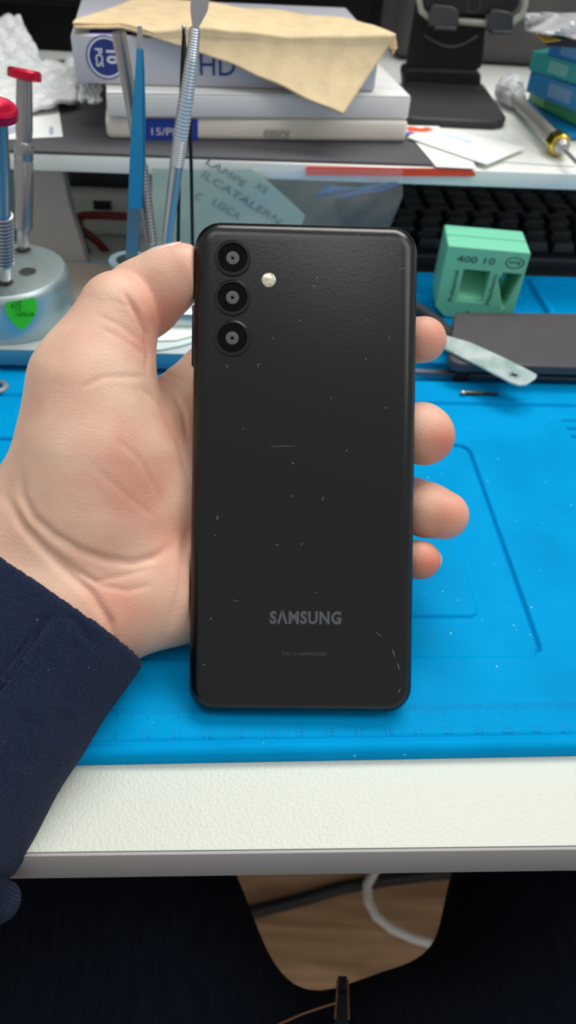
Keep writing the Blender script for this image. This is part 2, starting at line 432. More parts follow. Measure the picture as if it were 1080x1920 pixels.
def scratch(px0, py0, px1, py1, wd=.00014):
    x0, y0 = ponto(px0, py0); x1, y1 = ponto(px1, py1); d = Vector((x1-x0, y1-y0)).normalized(); nx, ny = -d.y*wd, d.x*wd
    m.prism([ph(x0-nx*.3, y0-ny*.3, -.00002), ph((x0+x1)/2-nx, (y0+y1)/2-ny, -.00002), ph(x1, y1, -.00002), ph((x0+x1)/2+nx, (y0+y1)/2+ny, -.00002)], EN*.00005)
for s in ((746,506,765,500),(585,535,592,539),(594,523,596,517),(722,762,725,767),(404,975,411,968),(407,967,409,973),(481,684,488,682),(545,866,553,871),(545,928,548,932),(604,940,607,930),(564,1022,567,1018),(516,1021,523,1022),(424,684,428,690),(402,1003,404,1005),(433,1124,450,1128),(394,1163,397,1156),(729,636,731,630),(735,1215,741,1234),(702,1183,718,1196),(745,1240,749,1258),(560,602,563,600),(510,633,512,636),(685,675,687,671),(648,846,652,844),(500,837,560,836),(378,1245,386,1248),(745,1300,752,1290),(671,441,674,440),(734,476,736,473),(484,689,484,686),(686,601,687,598),(620,745,622,748),(455,805,457,803),(590,1110,593,1112)): scratch(*s, wd=.00014 if abs(s[0]-s[2]) < 9 else .00007)
m.build('back_cover', [pblack, scr], phone, 'matt black back cover with fine scratches')
m = MB(); loft(m, [(.0003, -.0062), (.00012, -.0066), (.0002, -.0078), (.0009, -.0086), (.0016, -PT)]); m.build('frame', mat('phone_frame', '17181b', .3), phone)
m = MB(); loft(m, [(.0018, -PT+.0001), (.0019, -PT-.0002)]); m.build('screen', mat('screen_glass', '040405', .06), phone)
for px, py in ((436.5,484.5),(436,558.5),(435.5,634.5)):
    x, y = ponto(px, py)
    rg = MB(); rg.lathe([(.0059,-.0008),(.0061,.0001),(.0060,.0006),(.0056,.0009),(.0050,.0009),(.0048,.0006),(.0048,-.0006)], ph(x, y), EN, 48); rg = rg.build('camera_ring', ring_m, phone)
    g = MB(); g.lathe([(.0048,-.0006),(.0048,.0004),(0,.00042)], ph(x, y), EN, 40); g.build('lens_glass', pgloss, rg)
    g = MB(); g.lathe([(.0022,.0004),(.0022,.0005),(.0017,.00055),(.0006,.0005),(.0006,.00043)], ph(x, y), EN, 32); g.build('lens_barrel', mat('barrel_grey', '4a4c4f', .4), rg)
    g = MB(); g.lathe([(.0006,.00045),(0,.00052)], ph(x, y), EN, 16); g.build('pupil', pgloss, rg)
x, y = ponto(504, 525); g = MB(); g.lathe([(.0024,-.0004),(.0024,.0001),(.0022,.0002),(.0012,.0001),(0,.0005)], ph(x, y), EN, 24); g.build('flash', mat('flash_lens', 'd9d4bd', .2, .3, var=.4, vscale=900), phone)
x, y = ponto(357, 640); m = MB(); m.box(ph(-PW/2-.0001, y+.003, -.0052), (.0012, .021, .0022), Matrix((EX, EY, EN)).transposed(), .0005); m.build('volume_button', pblack, phone)
m = MB(); x0, y0 = ponto(573, 1157.5); textmesh(m, 'S\u039bMSUNG', ph(x0, y0, .00001), EX, EY, .0040, .00004, bold=.04, spacing=1.12, width=.0242)
m.build('lettering', mat('lettering_grey', '4c4f54', .45), phone, 'grey printed lettering', smooth=0)
m = MB(); x0, y0 = ponto(571, 1226); textmesh(m, 'IMEI: 351448/89/027560', ph(x0, y0, .00001), EX, EY, .0011, .00003, width=.0150)
m.build('serial_print', mat('print_grey', '3e3f42', .5), phone, smooth=0)
# ------------------------------------------------------------------ the person
pmc = np.array([[(PO-CP).dot(q)*1000 for q in (RT, UP, FW)]])[0]
AX = np.array([[EX.dot(q) for q in (RT, UP, FW)], [EY.dot(q) for q in (RT, UP, FW)], [EN.dot(q) for q in (RT, UP, FW)]])
VH = .8
hf = Field((-125, -80, 222), (72, 98, 318), VH)
# palm and heel
C = hf.cone; Z = mm
C(Z(34,1067,260), Z(-138,1249,245), 21.5, 22, 8)
C(Z(136,1163,260), Z(-36,1345,245), 21, 22, 14)
C(Z(136,1163,261), Z(292,1102,271), 21, 20, 12); C(Z(292,1102,271), Z(362,1085,276), 20, 19, 8)
C(Z(362,1085,276), Z(420,1020,285), 19, 14, 12)
C(Z(100,1115,262), Z(330,900,279), 20, 19, 16); C(Z(330,900,279), Z(430,820,291), 19, 13, 14)
C(Z(330,930,279), Z(430,930,291), 18, 13, 12)
C(Z(250,850,271), Z(405,706,287), 17, 13, 12)
# ball of the thumb
C(Z(164,938,262), Z(170,840,257.5), 25.5, 23, 12); C(Z(170,840,257.5), Z(172,722,254), 23, 19.5, 10)
C(Z(172,722,254), Z(225,588,252.5), 19.5, 14.2, 8)
C(Z(60,960,262), Z(164,938,262), 17, 20, 14)
# fingers behind the phone, tips past its right edge
for ch in ([(405,706,287,13.2),(620,655,293,9.6),(752,640,281,8.6),(794,637,268.2,8.3)],
           [(430,820,291,13),(650,800,297,10.2),(768,806,284,10.0),(789,812,271,10.6),(799,818,270,10.3)],
           [(430,930,291,13),(660,930,297,9.8),(775,945,284,9.6),(800,956,273,9.7),(834,966,270.5,8.8)],
           [(420,1020,285,13),(640,1040,291,8.2),(750,1048,279,7.4),(789,1050,268.5,7.1)]):
    C(Z(*ch[0][:3]), Z(*ch[1][:3]), ch[0][3], ch[1][3], 4)
    ff = Field((-125, -80, 222), (72, 98, 318), VH)
    for a, b in zip(ch[1:], ch[2:]): ff.cone(Z(*a[:3]), Z(*b[:3]), a[3], b[3], 3)
    hf.union((slice(None),)*3, ff.f, .7); del ff
# last thumb joint, its own group so that the fold stays crisp
tf = Field((-125, -80, 222), (72, 98, 318), VH)
tf.cone(Z(228,590,261), Z(272,558,259.5), 13.6, 12.7, 3); tf.cone(Z(272,558,259.5), Z(318,523,256), 12.7, 10.6, 4)
tf.cone(Z(318,523,256), Z(346,505,254), 10.6, 8.4, 4)
hf.union((slice(None),)*3, tf.f, .5); del tf
# press the hand round the phone
x, y, z = hf.grid((slice(None),)*3); x, y, z = x-pmc[0], y-pmc[1], z-pmc[2]
lx, ly, ln = (AX[i][0]*x+AX[i][1]*y+AX[i][2]*z for i in range(3))
qx, qy = np.abs(lx)-(PW*500+.25-3.2), np.abs(ly)-(PHH*500+.25-3.2); qz = np.abs(ln-18)-(PT*1000/2+22.6-3.2-.2)
bx = np.sqrt(np.maximum(qx,0)**2+np.maximum(qy,0)**2+np.maximum(qz,0)**2)+np.minimum(np.maximum(np.maximum(qx,qy),qz),0)-3.2
hf.f = np.maximum(hf.f, -bx)
# the heel of the hand rests on the mat
wx, wy, wz = hf.grid((slice(None),)*3); wz_ = (wx*RT.z+wy*UP.z+wz*FW.z)+CP.z*1000; hf.f = np.maximum(hf.f, MT*1000+.6-wz_)
print('lowest hand', float(np.where(hf.f < 0, wz_, 999).min()))
hv, hq = hf.mesh(); hv = smooth_verts(hv, hq, 2, .45)
def outward(v, q):
    a = v[q[:,0]]; vol = np.sum(a*np.cross(v[q[:,1]], v[q[:,2]]))+np.sum(a*np.cross(v[q[:,2]], v[q[:,3]])); return q if vol > 0 else q[:, ::-1]
hwv = c2w(hv); hq = outward(hwv-hwv.mean(0), hq)
hn = vnormals(hwv, hq); px = w2px(hwv); fac = np.clip(-(hn@_FW)*2.0, 0, 1)
creases = [([(232,548),(256,585),(274,625),(279,660),(277,700)], 5, 1.1), ([(278,700),(300,712),(325,735),(345,775),(352,830)], 5, .7), ([(276,690),(310,700),(340,715),(360,735)], 5, .5),
  ([(40,885),(42,930),(62,970),(100,1003),(150,1033),(200,1050),(250,1056),(290,1045),(325,1020)], 8, 1.2), ([(12,930),(40,985),(85,1032),(130,1075),(170,1110),(205,1165),(212,1205)], 9, 1.3),
  ([(90,1030),(140,1065),(190,1098),(240,1108),(290,1095)], 6, .5), ([(120,1060),(180,1090),(230,1080),(285,1065)], 5, .45),
  ([(150,730),(190,708),(240,706),(272,708)], 5, .35), ([(262,725),(300,760),(335,830),(352,900)], 6, .45), ([(352,990),(345,1040),(340,1100),(318,1170)], 9, .8),
  ([(200,560),(240,575),(262,590)], 4, .25), ([(180,590),(225,610),(262,640)], 4, .3), ([(190,615),(235,640),(272,668)], 4, .22), ([(215,820),(260,860),(300,930),(318,990)], 6, .3), ([(180,880),(240,930),(290,970)], 6, .22)]
disp = np.zeros(len(hwv))
for poly, wd, dep in creases:
    d, t = seg_dist(px, poly); disp -= dep*np.exp(-(d/wd)**2)*np.minimum(1, np.minimum(t, 1-t)*6+.15)
hwv = hwv+hn*(disp*fac*.001)[:, None]
flush = np.zeros(len(hwv))
for gx, gy, gr, ga in ((820,630,45,.6),(835,830,45,.95),(850,970,50,.7),(810,1060,45,1.0),(300,590,60,.7),(345,510,45,.25),(260,900,80,.5),(150,735,50,.25),(270,640,30,.5),(330,1000,60,.5),(230,1130,60,.45),(330,800,40,.35)):
    flush = np.maximum(flush, ga*np.exp(-((px[:,0]-gx)**2+(px[:,1]-gy)**2)/gr**2))
def skin_mat():
    k = NT('skin'); b = k.b; at = k.n('ShaderNodeAttribute', _attribute_name='flush'); tc = k.n('ShaderNodeTexCoord')
    n = k.n('ShaderNodeTexNoise', Scale=55.0, Detail=6.0); k.l(tc.outputs['Object'], n.inputs['Vector'])
    m1 = k.n('ShaderNodeMix', _data_type='RGBA'); m1.inputs[6].default_value = lin('e6c0a7'); m1.inputs[7].default_value = lin('daa993')
    r = k.n('ShaderNodeMapRange'); r.inputs[1].default_value = .35; r.inputs[2].default_value = .7; k.l(n.outputs[0], r.inputs[0]); k.l(r.outputs[0], m1.inputs[0])
    m2 = k.n('ShaderNodeMix', _data_type='RGBA'); m2.inputs[7].default_value = lin('cc7a63'); k.l(m1.outputs[2], m2.inputs[6]); k.l(at.outputs['Fac'], m2.inputs[0])
    k.l(m2.outputs[2], b.inputs['Base Color']); b.inputs['Roughness'].default_value = .48; b.inputs['Specular IOR Level'].default_value = .35
    b.inputs['Subsurface Weight'].default_value = .12; b.inputs['Subsurface Radius'].default_value = (.003, .0012, .0006); b.inputs['Subsurface Scale'].default_value = 1.0
    v = k.n('ShaderNodeTexVoronoi', Scale=1500.0); k.l(tc.outputs['Object'], v.inputs['Vector'])
    mp = k.n('ShaderNodeMapping'); mp.inputs['Rotation'].default_value = (.3, .5, .8); mp.inputs['Scale'].default_value = (240, 900, 500); k.l(tc.outputs['Object'], mp.inputs[0])
    n2 = k.n('ShaderNodeTexNoise', Scale=1.0, Detail=3.0); k.l(mp.outputs[0], n2.inputs['Vector'])
    ad = k.n('ShaderNodeMath', _operation='ADD'); k.l(v.outputs['Distance'], ad.inputs[0]); k.l(n2.outputs[0], ad.inputs[1])
    bp = k.n('ShaderNodeBump', Strength=.15, Distance=.0006); k.l(ad.outputs[0], bp.inputs['Height']); k.l(bp.outputs[0], b.inputs['Normal']); return k.m
skin = skin_mat()
person = root('person', (.035, -.02, FZ), 'person in jeans and a navy sweater holding the phone in one hand', 'person')
me = np_mesh('hand', hwv, hq); at = me.attributes.new('flush', 'FLOAT', 'POINT'); at.data.foreach_set('value', flush.astype(np.float32))
me.materials.append(skin); link('hand', me, person)
nail_m = mat('nail', 'eccabb', .3, spec=.5)
def nail(c, dr, outn, L, Wd):
    dr = Vector(dr).normalized(); on = Vector(outn); on = (on-dr*on.dot(dr)).normalized(); sd = dr.cross(on)
    m = MB(); m.ball(c, L, Wd, .0010, Matrix((dr, sd, on)).transposed(), 20, 12); m.build('nail', nail_m, person)
def pw(px_, py_, d): return P(px_, py_, d/1000)
dr = pw(340,500,254)-pw(228,580,256); nail(pw(306,465,252), pw(340,461,252)-pw(275,481,252), UP*.85-RT*.2-FW*.35, .0066, .0048)
for a, b, off in (((752,640,281),(794,637,268.2),8.0),((768,806,284),(797,816,270),10.0),((775,945,284),(830,964,271),8.8),((750,1048,279),(789,1050,268.5),7.0)):
    q = pw(*b); dd = q-pw(*a); on = RT*.75+FW*.6; onn = (on-dd.normalized()*on.dot(dd.normalized())).normalized(); nail(q+onn*(off*.001-.0003)-dd.normalized()*.0012, dd, on, .0050, .0042)
# sweater sleeve
sf = Field((-175, -165, 160), (-20, 20, 300), 1.0)
C = sf.cone
C(Z(139,1172,252), Z(-122,1490,228), 27, 31, 10); C(Z(48,1076,252), Z(-220,1420,228), 27, 31, 12)
C(Z(-122,1490,228), Z(-330,1720,205), 31, 35, 10); C(Z(-220,1420,228), Z(-420,1640,205), 31, 35, 12)
C(Z(-150,1680,222), Z(-2,1694,224), 12, 6.2, 3)
c0 = np.array(Z(94,1124,252)); c1 = np.array(Z(-160,1455,228)); ax = (c1-c0)/np.linalg.norm(c1-c0)
x, y, z = sf.grid((slice(None),)*3); al = (x-c0[0])*ax[0]+(y-c0[1])*ax[1]+(z-c0[2])*ax[2]
inn = Field((-175, -165, 160), (-20, 20, 300), 1.0)
inn.cone(np.array(Z(139,1172,252))-ax*20, Z(-100,1490,228), 24, 27, 10); inn.cone(np.array(Z(48,1076,252))-ax*20, Z(-220,1420,228), 24, 27, 12)
inn.f = np.maximum(inn.f, al-30)
o = sf.f; cut = -al; hh = np.maximum(2.5-np.abs(o-cut), 0)/2.5; o = np.maximum(o, cut)+hh*hh*2.5*.25
sf.f = np.maximum(o, -inn.f); del inn
sv, sq = sf.mesh(); sv = smooth_verts(sv, sq, 2, .5); sw = c2w(sv); sq = outward(sw-sw.mean(0), sq); sn = vnormals(sw, sq); spx = w2px(sw)
fac = np.clip(-(sn@_FW)*2, 0, 1); al = (sv-c0)@ax; side = np.array([.69, -.72, 0]); side -= ax*(side@ax); side /= np.linalg.norm(side); th = np.cross(ax, side)
ac = (sv-c0)@side
disp = np.zeros(len(sw))
for poly, wd, dep in (([(98,1150),(70,1185),(25,1250),(-20,1310)], 8, 2.0), ([(125,1150),(150,1175),(180,1215)], 9, .8), ([(60,1330),(20,1400),(-20,1480)], 22, 1.5), ([(130,1330),(90,1380),(40,1450)], 20, .9), ([(150,1200),(140,1260),(110,1330)], 16, .8), ([(-10,1642),(20,1648),(40,1652)], 6, 1.2)):
    d, t = seg_dist(spx, poly); disp -= dep*np.exp(-(d/wd)**2)*np.minimum(1, np.minimum(t, 1-t)*6+.1)
disp += .5*np.sin(al*.16+ac*.05)*np.clip(al/30, 0, 1)+.35*np.sin(ac*.21+al*.06+1)*np.clip(al/20, 0, 1)
sw = sw+sn*(disp*.001)[:, None]
def knit():
    k = NT('navy_knit'); b = k.b; at = k.n('ShaderNodeAttribute', _attribute_name='knit')
    mp = k.n('ShaderNodeMapping'); k.l(at.outputs['Vector'], mp.inputs[0])
    wv = k.n('ShaderNodeTexWave', Scale=.34, Distortion=1.5, Detail=2.0); wv.inputs['Detail Scale'].default_value = 1.5; wv.wave_type = 'BANDS'; wv.bands_direction = 'Y'; k.l(mp.outputs[0], wv.inputs['Vector'])
    w2 = k.n('ShaderNodeTexWave', Scale=.42, Distortion=2.0, Detail=1.0); w2.bands_direction = 'X'; k.l(mp.outputs[0], w2.inputs['Vector'])
    mu = k.n('ShaderNodeMath', _operation='MULTIPLY'); k.l(wv.outputs['Fac'], mu.inputs[0]); k.l(w2.outputs['Fac'], mu.inputs[1])
    n = k.n('ShaderNodeTexNoise', Scale=.9, Detail=4.0); k.l(at.outputs['Vector'], n.inputs['Vector'])
    mx = k.n('ShaderNodeMix', _data_type='RGBA'); mx.inputs[6].default_value = lin('0a142b'); mx.inputs[7].default_value = lin('202f4e'); k.l(n.outputs[0], mx.inputs[0])
    n2 = k.n('ShaderNodeTexNoise', Scale=.55, Detail=1.0); k.l(at.outputs['Vector'], n2.inputs['Vector'])
    r2 = k.n('ShaderNodeMapRange'); r2.inputs[1].default_value = .78; r2.inputs[2].default_value = .83; k.l(n2.outputs[0], r2.inputs[0])
    m2 = k.n('ShaderNodeMix', _data_type='RGBA'); m2.inputs[7].default_value = lin('6f7c99'); k.l(mx.outputs[2], m2.inputs[6]); k.l(r2.outputs[0], m2.inputs[0])
    k.l(m2.outputs[2], b.inputs['Base Color']); b.inputs['Roughness'].default_value = .9; b.inputs['Specular IOR Level'].default_value = .15; b.inputs['Sheen Weight'].default_value = .06
    ad = k.n('ShaderNodeMath', _operation='ADD'); k.l(mu.outputs[0], ad.inputs[0]); k.l(n.outputs[0], ad.inputs[1])
    bp = k.n('ShaderNodeBump', Strength=.8, Distance=.0010); k.l(ad.outputs[0], bp.inputs['Height']); k.l(bp.outputs[0], b.inputs['Normal']); return k.m
me = np_mesh('sweater_sleeve', sw, sq); at = me.attributes.new('knit', 'FLOAT_VECTOR', 'POINT'); at.data.foreach_set('vector', np.stack([al, ac, (sv-c0)@th], 1).astype(np.float32).ravel())
me.materials.append(knit()); link('sweater_sleeve', me, person, 'navy knitted sleeve')
# jeans
jf = Field((-420, -180, -780), (480, 620, 20), 7.0)
C = jf.cone; CX = 64
LH, RH, LK, RK = (CX-94, -12, -205), (CX+84, -12, -205), (CX-226, 400, -185), (CX+292, 400, -185)
C(LH, LK, 92, 66, 20); C(RH, RK, 92, 66, 55); C(LK, (CX-225, 430, -700), 66, 50, 20); C(RK, (CX+245, 430, -700), 66, 50, 20)
C((CX-70, -47, -190), (CX+70, -47, -190), 95, 95, 30); C((CX, -16, -195), (CX, 22, -200), 88, 62, 55)
jv, jq = jf.mesh(); jv = smooth_verts(jv, jq, 3, .5); jv = jv/1000.
jq = outward(jv-jv.mean(0), jq); jn = vnormals(jv, jq)
jv = jv+jn*(.0022*np.sin(jv[:,[0]]*55+jv[:,[1]]*40)*np.sin(jv[:,[1]]*33-jv[:,[0]]*21))
def denim():
    k = NT('shaded_denim'); b = k.b; tc = k.n('ShaderNodeTexCoord'); mp = k.n('ShaderNodeMapping'); mp.inputs['Rotation'].default_value = (0, 0, .9); mp.inputs['Scale'].default_value = (500, 60, 200); k.l(tc.outputs['Object'], mp.inputs[0])
    n = k.n('ShaderNodeTexNoise', Scale=1.0, Detail=2.0); k.l(mp.outputs[0], n.inputs['Vector'])
    mx = k.n('ShaderNodeMix', _data_type='RGBA'); mx.inputs[6].default_value = lin('070a12'); mx.inputs[7].default_value = lin('151c28'); k.l(n.outputs[0], mx.inputs[0]); k.l(mx.outputs[2], b.inputs['Base Color'])  # near-black tones carry the shade the torso would throw on the lap
    b.inputs['Roughness'].default_value = .95; b.inputs['Specular IOR Level'].default_value = .08
    bp = k.n('ShaderNodeBump', Strength=.3, Distance=.001); k.l(n.outputs[0], bp.inputs['Height']); k.l(bp.outputs[0], b.inputs['Normal']); return k.m
den = denim(); me = np_mesh('jeans', jv, jq); me.materials.append(den); jeans = link('jeans', me, person, 'denim jeans darkened for the shade on the lap')
# ------------------------------------------------------------------ fly, floor cables
ZV = Vector((0, 0, 1))
def R3(x, y, z=ZV): return Matrix((x, y, z)).transposed()
stitch = mat('brown_thread', '6b4a2c', .8)
def on_jeans(px_, py_, up=.001):
    r = ray(px_, py_).normalized(); best = None
    a = np.array(r); rel = jv-np.array(CP); t = rel@a; dd = np.linalg.norm(rel-t[:,None]*a, axis=1)
    m = dd < .012
    return CP+r*(t[m].min()-up) if m.any() else CP+r*.4
# ------------------------------------------------------------------ shelf
ZB = .070
sa, sb = onz(0, 318, ZB), onz(1080, 357, ZB); SXD = (sb-sa).normalized(); SYD = Vector((-SXD.y, SXD.x, 0))
ZT = ony(540, 306, (sa.y+sb.y)/2).z
print('shelf', sa, sb, 'ZT', ZT)
sm = (sa+sb)/2; sm.z = 0
shelf = root('monitor_shelf', sm+SYD*.14, 'low white shelf board standing across the back of the desk', 'shelf')
m = MB(); m.box(sm+SYD*.15+ZV*((ZB+ZT)/2), (1.1, .30, ZT-ZB), R3(SXD, SYD), .0008); m.build('board', mat('shelf_white', 'e9ebe6', .4), shelf)
for s in (-.5, .5):
    m = MB(); m.box(sm+SXD*s+SYD*.15+ZV*(ZB/2), (.016, .27, ZB-.0006), R3(SXD, SYD), .001); m.build('side_panel', mat('shelf_side', 'b9bbba', .5), shelf)
def slab(l, r, z0, depth, h):
    """box standing at height z0 whose lower front edge runs between two pixels"""
    a, b = onz(*l, z0), onz(*r, z0); d = (b-a); w = d.length; d.normalize(); q = Vector((-d.y, d.x, 0))
    return dict(a=a, b=b, d=d, q=q, w=w, dep=depth, h=h, z0=z0, c=(a+b)/2+q*depth/2+ZV*h/2, R=R3(d, q), size=(w, depth, h))
def boxof(mb, s, bev=.001, seg=2): mb.box(s['c'], s['size'], s['R'], bev, seg); return mb
def onface(s, px_, py_, off=.0002):
    n = -s['q']; p0 = s['a']+n*off; r = ray(px_, py_); return CP+r*((p0-CP).dot(n)/r.dot(n))
def facequad(mb, s, pts, off=.0001, th=.0001):
    mb.prism([onface(s, x, y, off) for x, y in pts], -s['q']*th)
# dark sheet on the shelf
zs = ZT+.0016
m = MB(); m.prism([onz(x, y, ZT+.0003) for x, y in ((-70,282),(0,285),(400,299),(810,312),(772,268),(700,190),(640,125),(-70,112))], ZV*.0013)
tag(m.build('foam_sheet', mat('dark_grey_foam', '4d4d51', .7, bump=.2, bscale=500)), 'thin dark grey sheet laid over the shelf under the box stack', 'sheet')
# stack of boxes
b1 = slab((201,262), (761,268), zs, .10, .0145); b1['h'] = ony(480, 222, (b1['a'].y+b1['b'].y)/2).z-zs
b1 = slab((201,262), (761,268), zs, .10, b1['h'])
pale = mat('pale_card', 'e6dfd4', .45); pale2 = mat('pale_grey_card', 'e0dedc', .35); navy = mat('navy_print', '27357e', .5); white_i = mat('white_print', 'dcdde2', .5); blue_l = mat('blue_label', '1f3f9c', .45)
grey_i = mat('grey_print', '8b8682', .6)
r = root('flat_box', b1['c']-ZV*b1['h']/2, 'flat cream box with a blue label, lowest of the stack on the shelf', 'box')
boxof(MB(), b1, .003, 3).build('carton', pale, r)
m = MB(); facequad(m, b1, ((266,222),(371,223),(371,267.5),(266,266.5))); l_ = m.build('label', blue_l, r, 'blue label', smooth=0)
m = MB(); textmesh(m, '15/PL 1', onface(b1, 316, 247, .0004), b1['d'], ZV, .0042, .0001, width=.020); m.build('lettering', white_i, r, 'white lettering', smooth=0)
m = MB(); textmesh(m, 'SCREEN', onface(b1, 519, 253, .0004), -b1['d'], -ZV, .0034, .0001, width=.0155); textmesh(m, 'COLOUR', onface(b1, 519, 245, .0004), -b1['d'], -ZV, .0015, .0001, width=.0155); m.b.faces.ensure_lookup_table(); m.build('upside_down_print', grey_i, r, 'grey upside-down lettering', smooth=0)
z2 = zs+b1['h']+.0004
b2 = slab((201,221), (765,224), z2, .10, .015); hh2 = ony(640, 188, (b2['a'].y+b2['b'].y)/2).z-z2; b2 = slab((203,220), (765,224), z2, .10, hh2)
r = root('white_box', b2['c']-ZV*b2['h']/2, 'plain whitish box between the cream box and the grey box', 'box')
boxof(MB(), b2, .0012).build('carton', pale2, r)
m = MB(); m.box(b2['c']+ZV*(b2['h']/2+.0004), (b2['w']-.001, b2['dep']-.001, .0008), b2['R'], .0003); m.build('lid', mat('lid_white', 'e8e8e6', .3), r)
z3 = z2+hh2+.0012
b3 = slab((143,157), (702,172), z3, .105, .03); hh3 = ony(150, 66, b3['a'].y).z-z3; b3 = slab((143,157), (702,172), z3, .105, hh3)
print('boxes', b1['w'], b1['h'], hh2, hh3, b3['w'])
r = root('screen_box', b3['c']-ZV*b3['h']/2, 'pale grey box with a round navy badge under the brown napkin', 'box')
boxof(MB(), b3, .0012).build('carton', mat('box_grey', 'bfc0c9', .4), r)
m = MB(); cpt = onface(b3, 199, 108, .0003); nrm = -b3['q']
R0 = (onface(b3, 236, 108)-onface(b3, 199, 108)).length
m.lathe([(0,0),(R0,0),(R0,.0001),(0,.0001)], cpt, nrm, 48); m.build('badge', navy, r, 'round navy badge')
m = MB(); m.lathe([(R0*.93,.0001),(R0*.93,.0002),(R0*.84,.0002),(R0*.84,.0001)], cpt, nrm, 48, False); m.build('badge_ring', white_i, r, 'white badge ring')
m = MB(); textmesh(m, '10', onface(b3, 210, 107, .0005), -ZV, b3['d'], R0*.52, .0001, bold=.03); textmesh(m, 'PCS', onface(b3, 186, 108, .0005), -ZV, b3['d'], R0*.36, .0001, bold=.02); m.build('badge_lettering', white_i, r, 'white sideways lettering', smooth=0)
m = MB(); textmesh(m, 'HD', onface(b3, 408, 122, .0003), b3['d'], ZV, .0112, .0001, width=.0205); m.build('lettering', navy, r, 'navy lettering', smooth=0)
q0 = b3['a']+b3['d']*.010+b3['q']*.004+ZV*(hh3+.0002)
m = MB(); m.prism([q0, q0+b3['d']*.06, q0+b3['d']*.06+b3['q']*.05, q0+b3['q']*.05], ZV*.0001); m.build('top_print', mat('indigo_print', '3c3f93', .5), r, smooth=0)
# brown napkin drooping over the top box
def edge_y(x): return proj(b3['a']+ZV*hh3+b3['d']*((x-143)/559*b3['w']))[1]
Yf = lambda x: (b3['a']+b3['d']*((x-143)/559*b3['w'])).y
bot = [(136,52),(175,50),(225,53),(280,66),(330,86),(380,100),(440,124),(500,150),(560,179),(605,200),(641,215)]
top = [(140,40),(190,22),(250,0),(315,-2),(390,6),(450,15),(520,21),(590,30),(660,38),(700,48),(742,68)]
def napkin(dx, dy, dz, nm, cut=0):
    NC = 90; NRr = 56; m = MB(); grid = []
    def li(c, t):
        t *= len(c)-1; i = min(int(t), len(c)-2); f = t-i; return c[i][0]*(1-f)+c[i+1][0]*f, c[i][1]*(1-f)+c[i+1][1]*f
    for i in range(NC+1):
        t = i/NC; bx_, by_ = li(bot, t); tx_, ty_ = li(top, t); row = []
        bx_ += dx; by_ += dy
        for j in range(NRr+1):
            s = j/NRr; X = bx_+(tx_-bx_)*s; Yp = by_+(ty_-by_)*s
            e = edge_y(min(max(X, 143), 720)); over = Yp-e; yf = Yf(min(X, 720))
            Y = yf-.0035-.012*max(0, over)/100-.010*(max(0, over)/130)**2 if over > 0 else None
            if Y is None:
                p = onz(X, Yp, z3+hh3+.0035+dz+.0015*math.sin(X*.02)*min(1, -over/25)); yy = min(p.y, yf+.10)
                Y = max(yy, yf-.0035)
            p = ony(X, Yp, Y); p += Vector((0, 0, .0004*math.sin(X*.05+Yp*.04)))
            row.append(m.b.verts.new(p))
        grid.append(row)
    for i in range(NC):
        for j in range(NRr): m.b.faces.new((grid[i][j], grid[i+1][j], grid[i+1][j+1], grid[i][j+1]))
    for _ in range(5): bmesh.ops.smooth_vert(m.b, verts=[v for v in m.b.verts if not v.is_boundary], factor=.5, use_axis_x=True, use_axis_y=True, use_axis_z=True)
    bmesh.ops.recalc_face_normals(m.b, faces=m.b.faces[:])
    return m
kraft = mat('kraft_paper', 'e2caa0', .85, var=.12, vscale=90, bump=.25, bscale=700)
nr = root('paper_napkin', b3['c']+ZV*hh3/2, 'brown folded paper napkin drooping over the front of the box stack', 'napkin')
for nm, dx, dy, dz in (('upper_fold', 0, -7, .0015), ('lower_fold', 2, 0, .0)):
    o = napkin(dx, dy, dz, nm).build(nm, kraft, nr, smooth=60); sd = o.modifiers.new('thickness', 'SOLIDIFY'); sd.thickness = .0011 if nm[0] == 'u' else .0014; sd.offset = 0
m = MB(); pc = ony(735, 75, Yf(700)+.02)
for k in range(3): m.tube([pc+Vector((-.004,0,.0015-k*.001)), pc+Vector((.001+k*.0005,-.001*k,.0005-k*.0025)), pc+Vector((.003-k*.001,-.002,-.004-k*.0015))], [.0018,.0016,.0007], 8)
m.build('torn_corner', mat('kraft_edge', 'd9b48e', .85), nr)
# orange card, envelope and papers
red = mat('orange_card', 'ee4a26', .45)
yc = onz(575, 330, ZB)
s0 = slab((577,341),(893,345), ZB, .0008, .01)
fo = sm-SYD*.0018
def onfront(px_, py_, off=.0018):
    n = -SYD; p0 = sm+n*off; r = ray(px_, py_); return CP+r*((p0-CP).dot(n)/r.dot(n))
m = MB(); m.prism([onfront(574,313), onfront(884,317), onfront(893,329), onfront(884,331), onfront(574,329)], SYD*.0007)
m.build('card', red); o = bpy.data.objects['card']; tag(o, 'red-orange card strip hanging on the front edge of the shelf', 'card')
paper = mat('white_paper', 'f3f5f1', .6)
def sheet(name, pts, z, label, cat, mt=paper, th=.0004, parent=None, group=None):
    m = MB(); m.prism([onz(x, y, z) for x, y in pts], ZV*th); o = m.build(name, mt, parent, smooth=0)
    if cat: tag(o, label, cat, group)
    return o
sheet('paper_sheet', ((930,303),(1079,313),(1000,212),(958,212)), ZT+.0003, 'white paper sheet under the silver tool at the shelf edge', 'paper', mat('soft_paper', 'e6ebe4', .6))
pr = root('printed_flyer', onz(820, 280, ZT), 'white flyer with orange and violet print beside the box stack', 'flyer')
sheet('page', ((752,236),(818,313.5),(893,317),(880,290),(822,238)), ZT+.0018, None, None, parent=pr)
m = MB(); m.prism([onz(x, y, ZT+.0023) for x, y in ((757,240),(768,246),(795,248),(815,243),(800,238),(790,241),(770,237))], ZV*.0001); m.build('orange_print', mat('orange_print', 'e8572f', .5), pr, smooth=0)
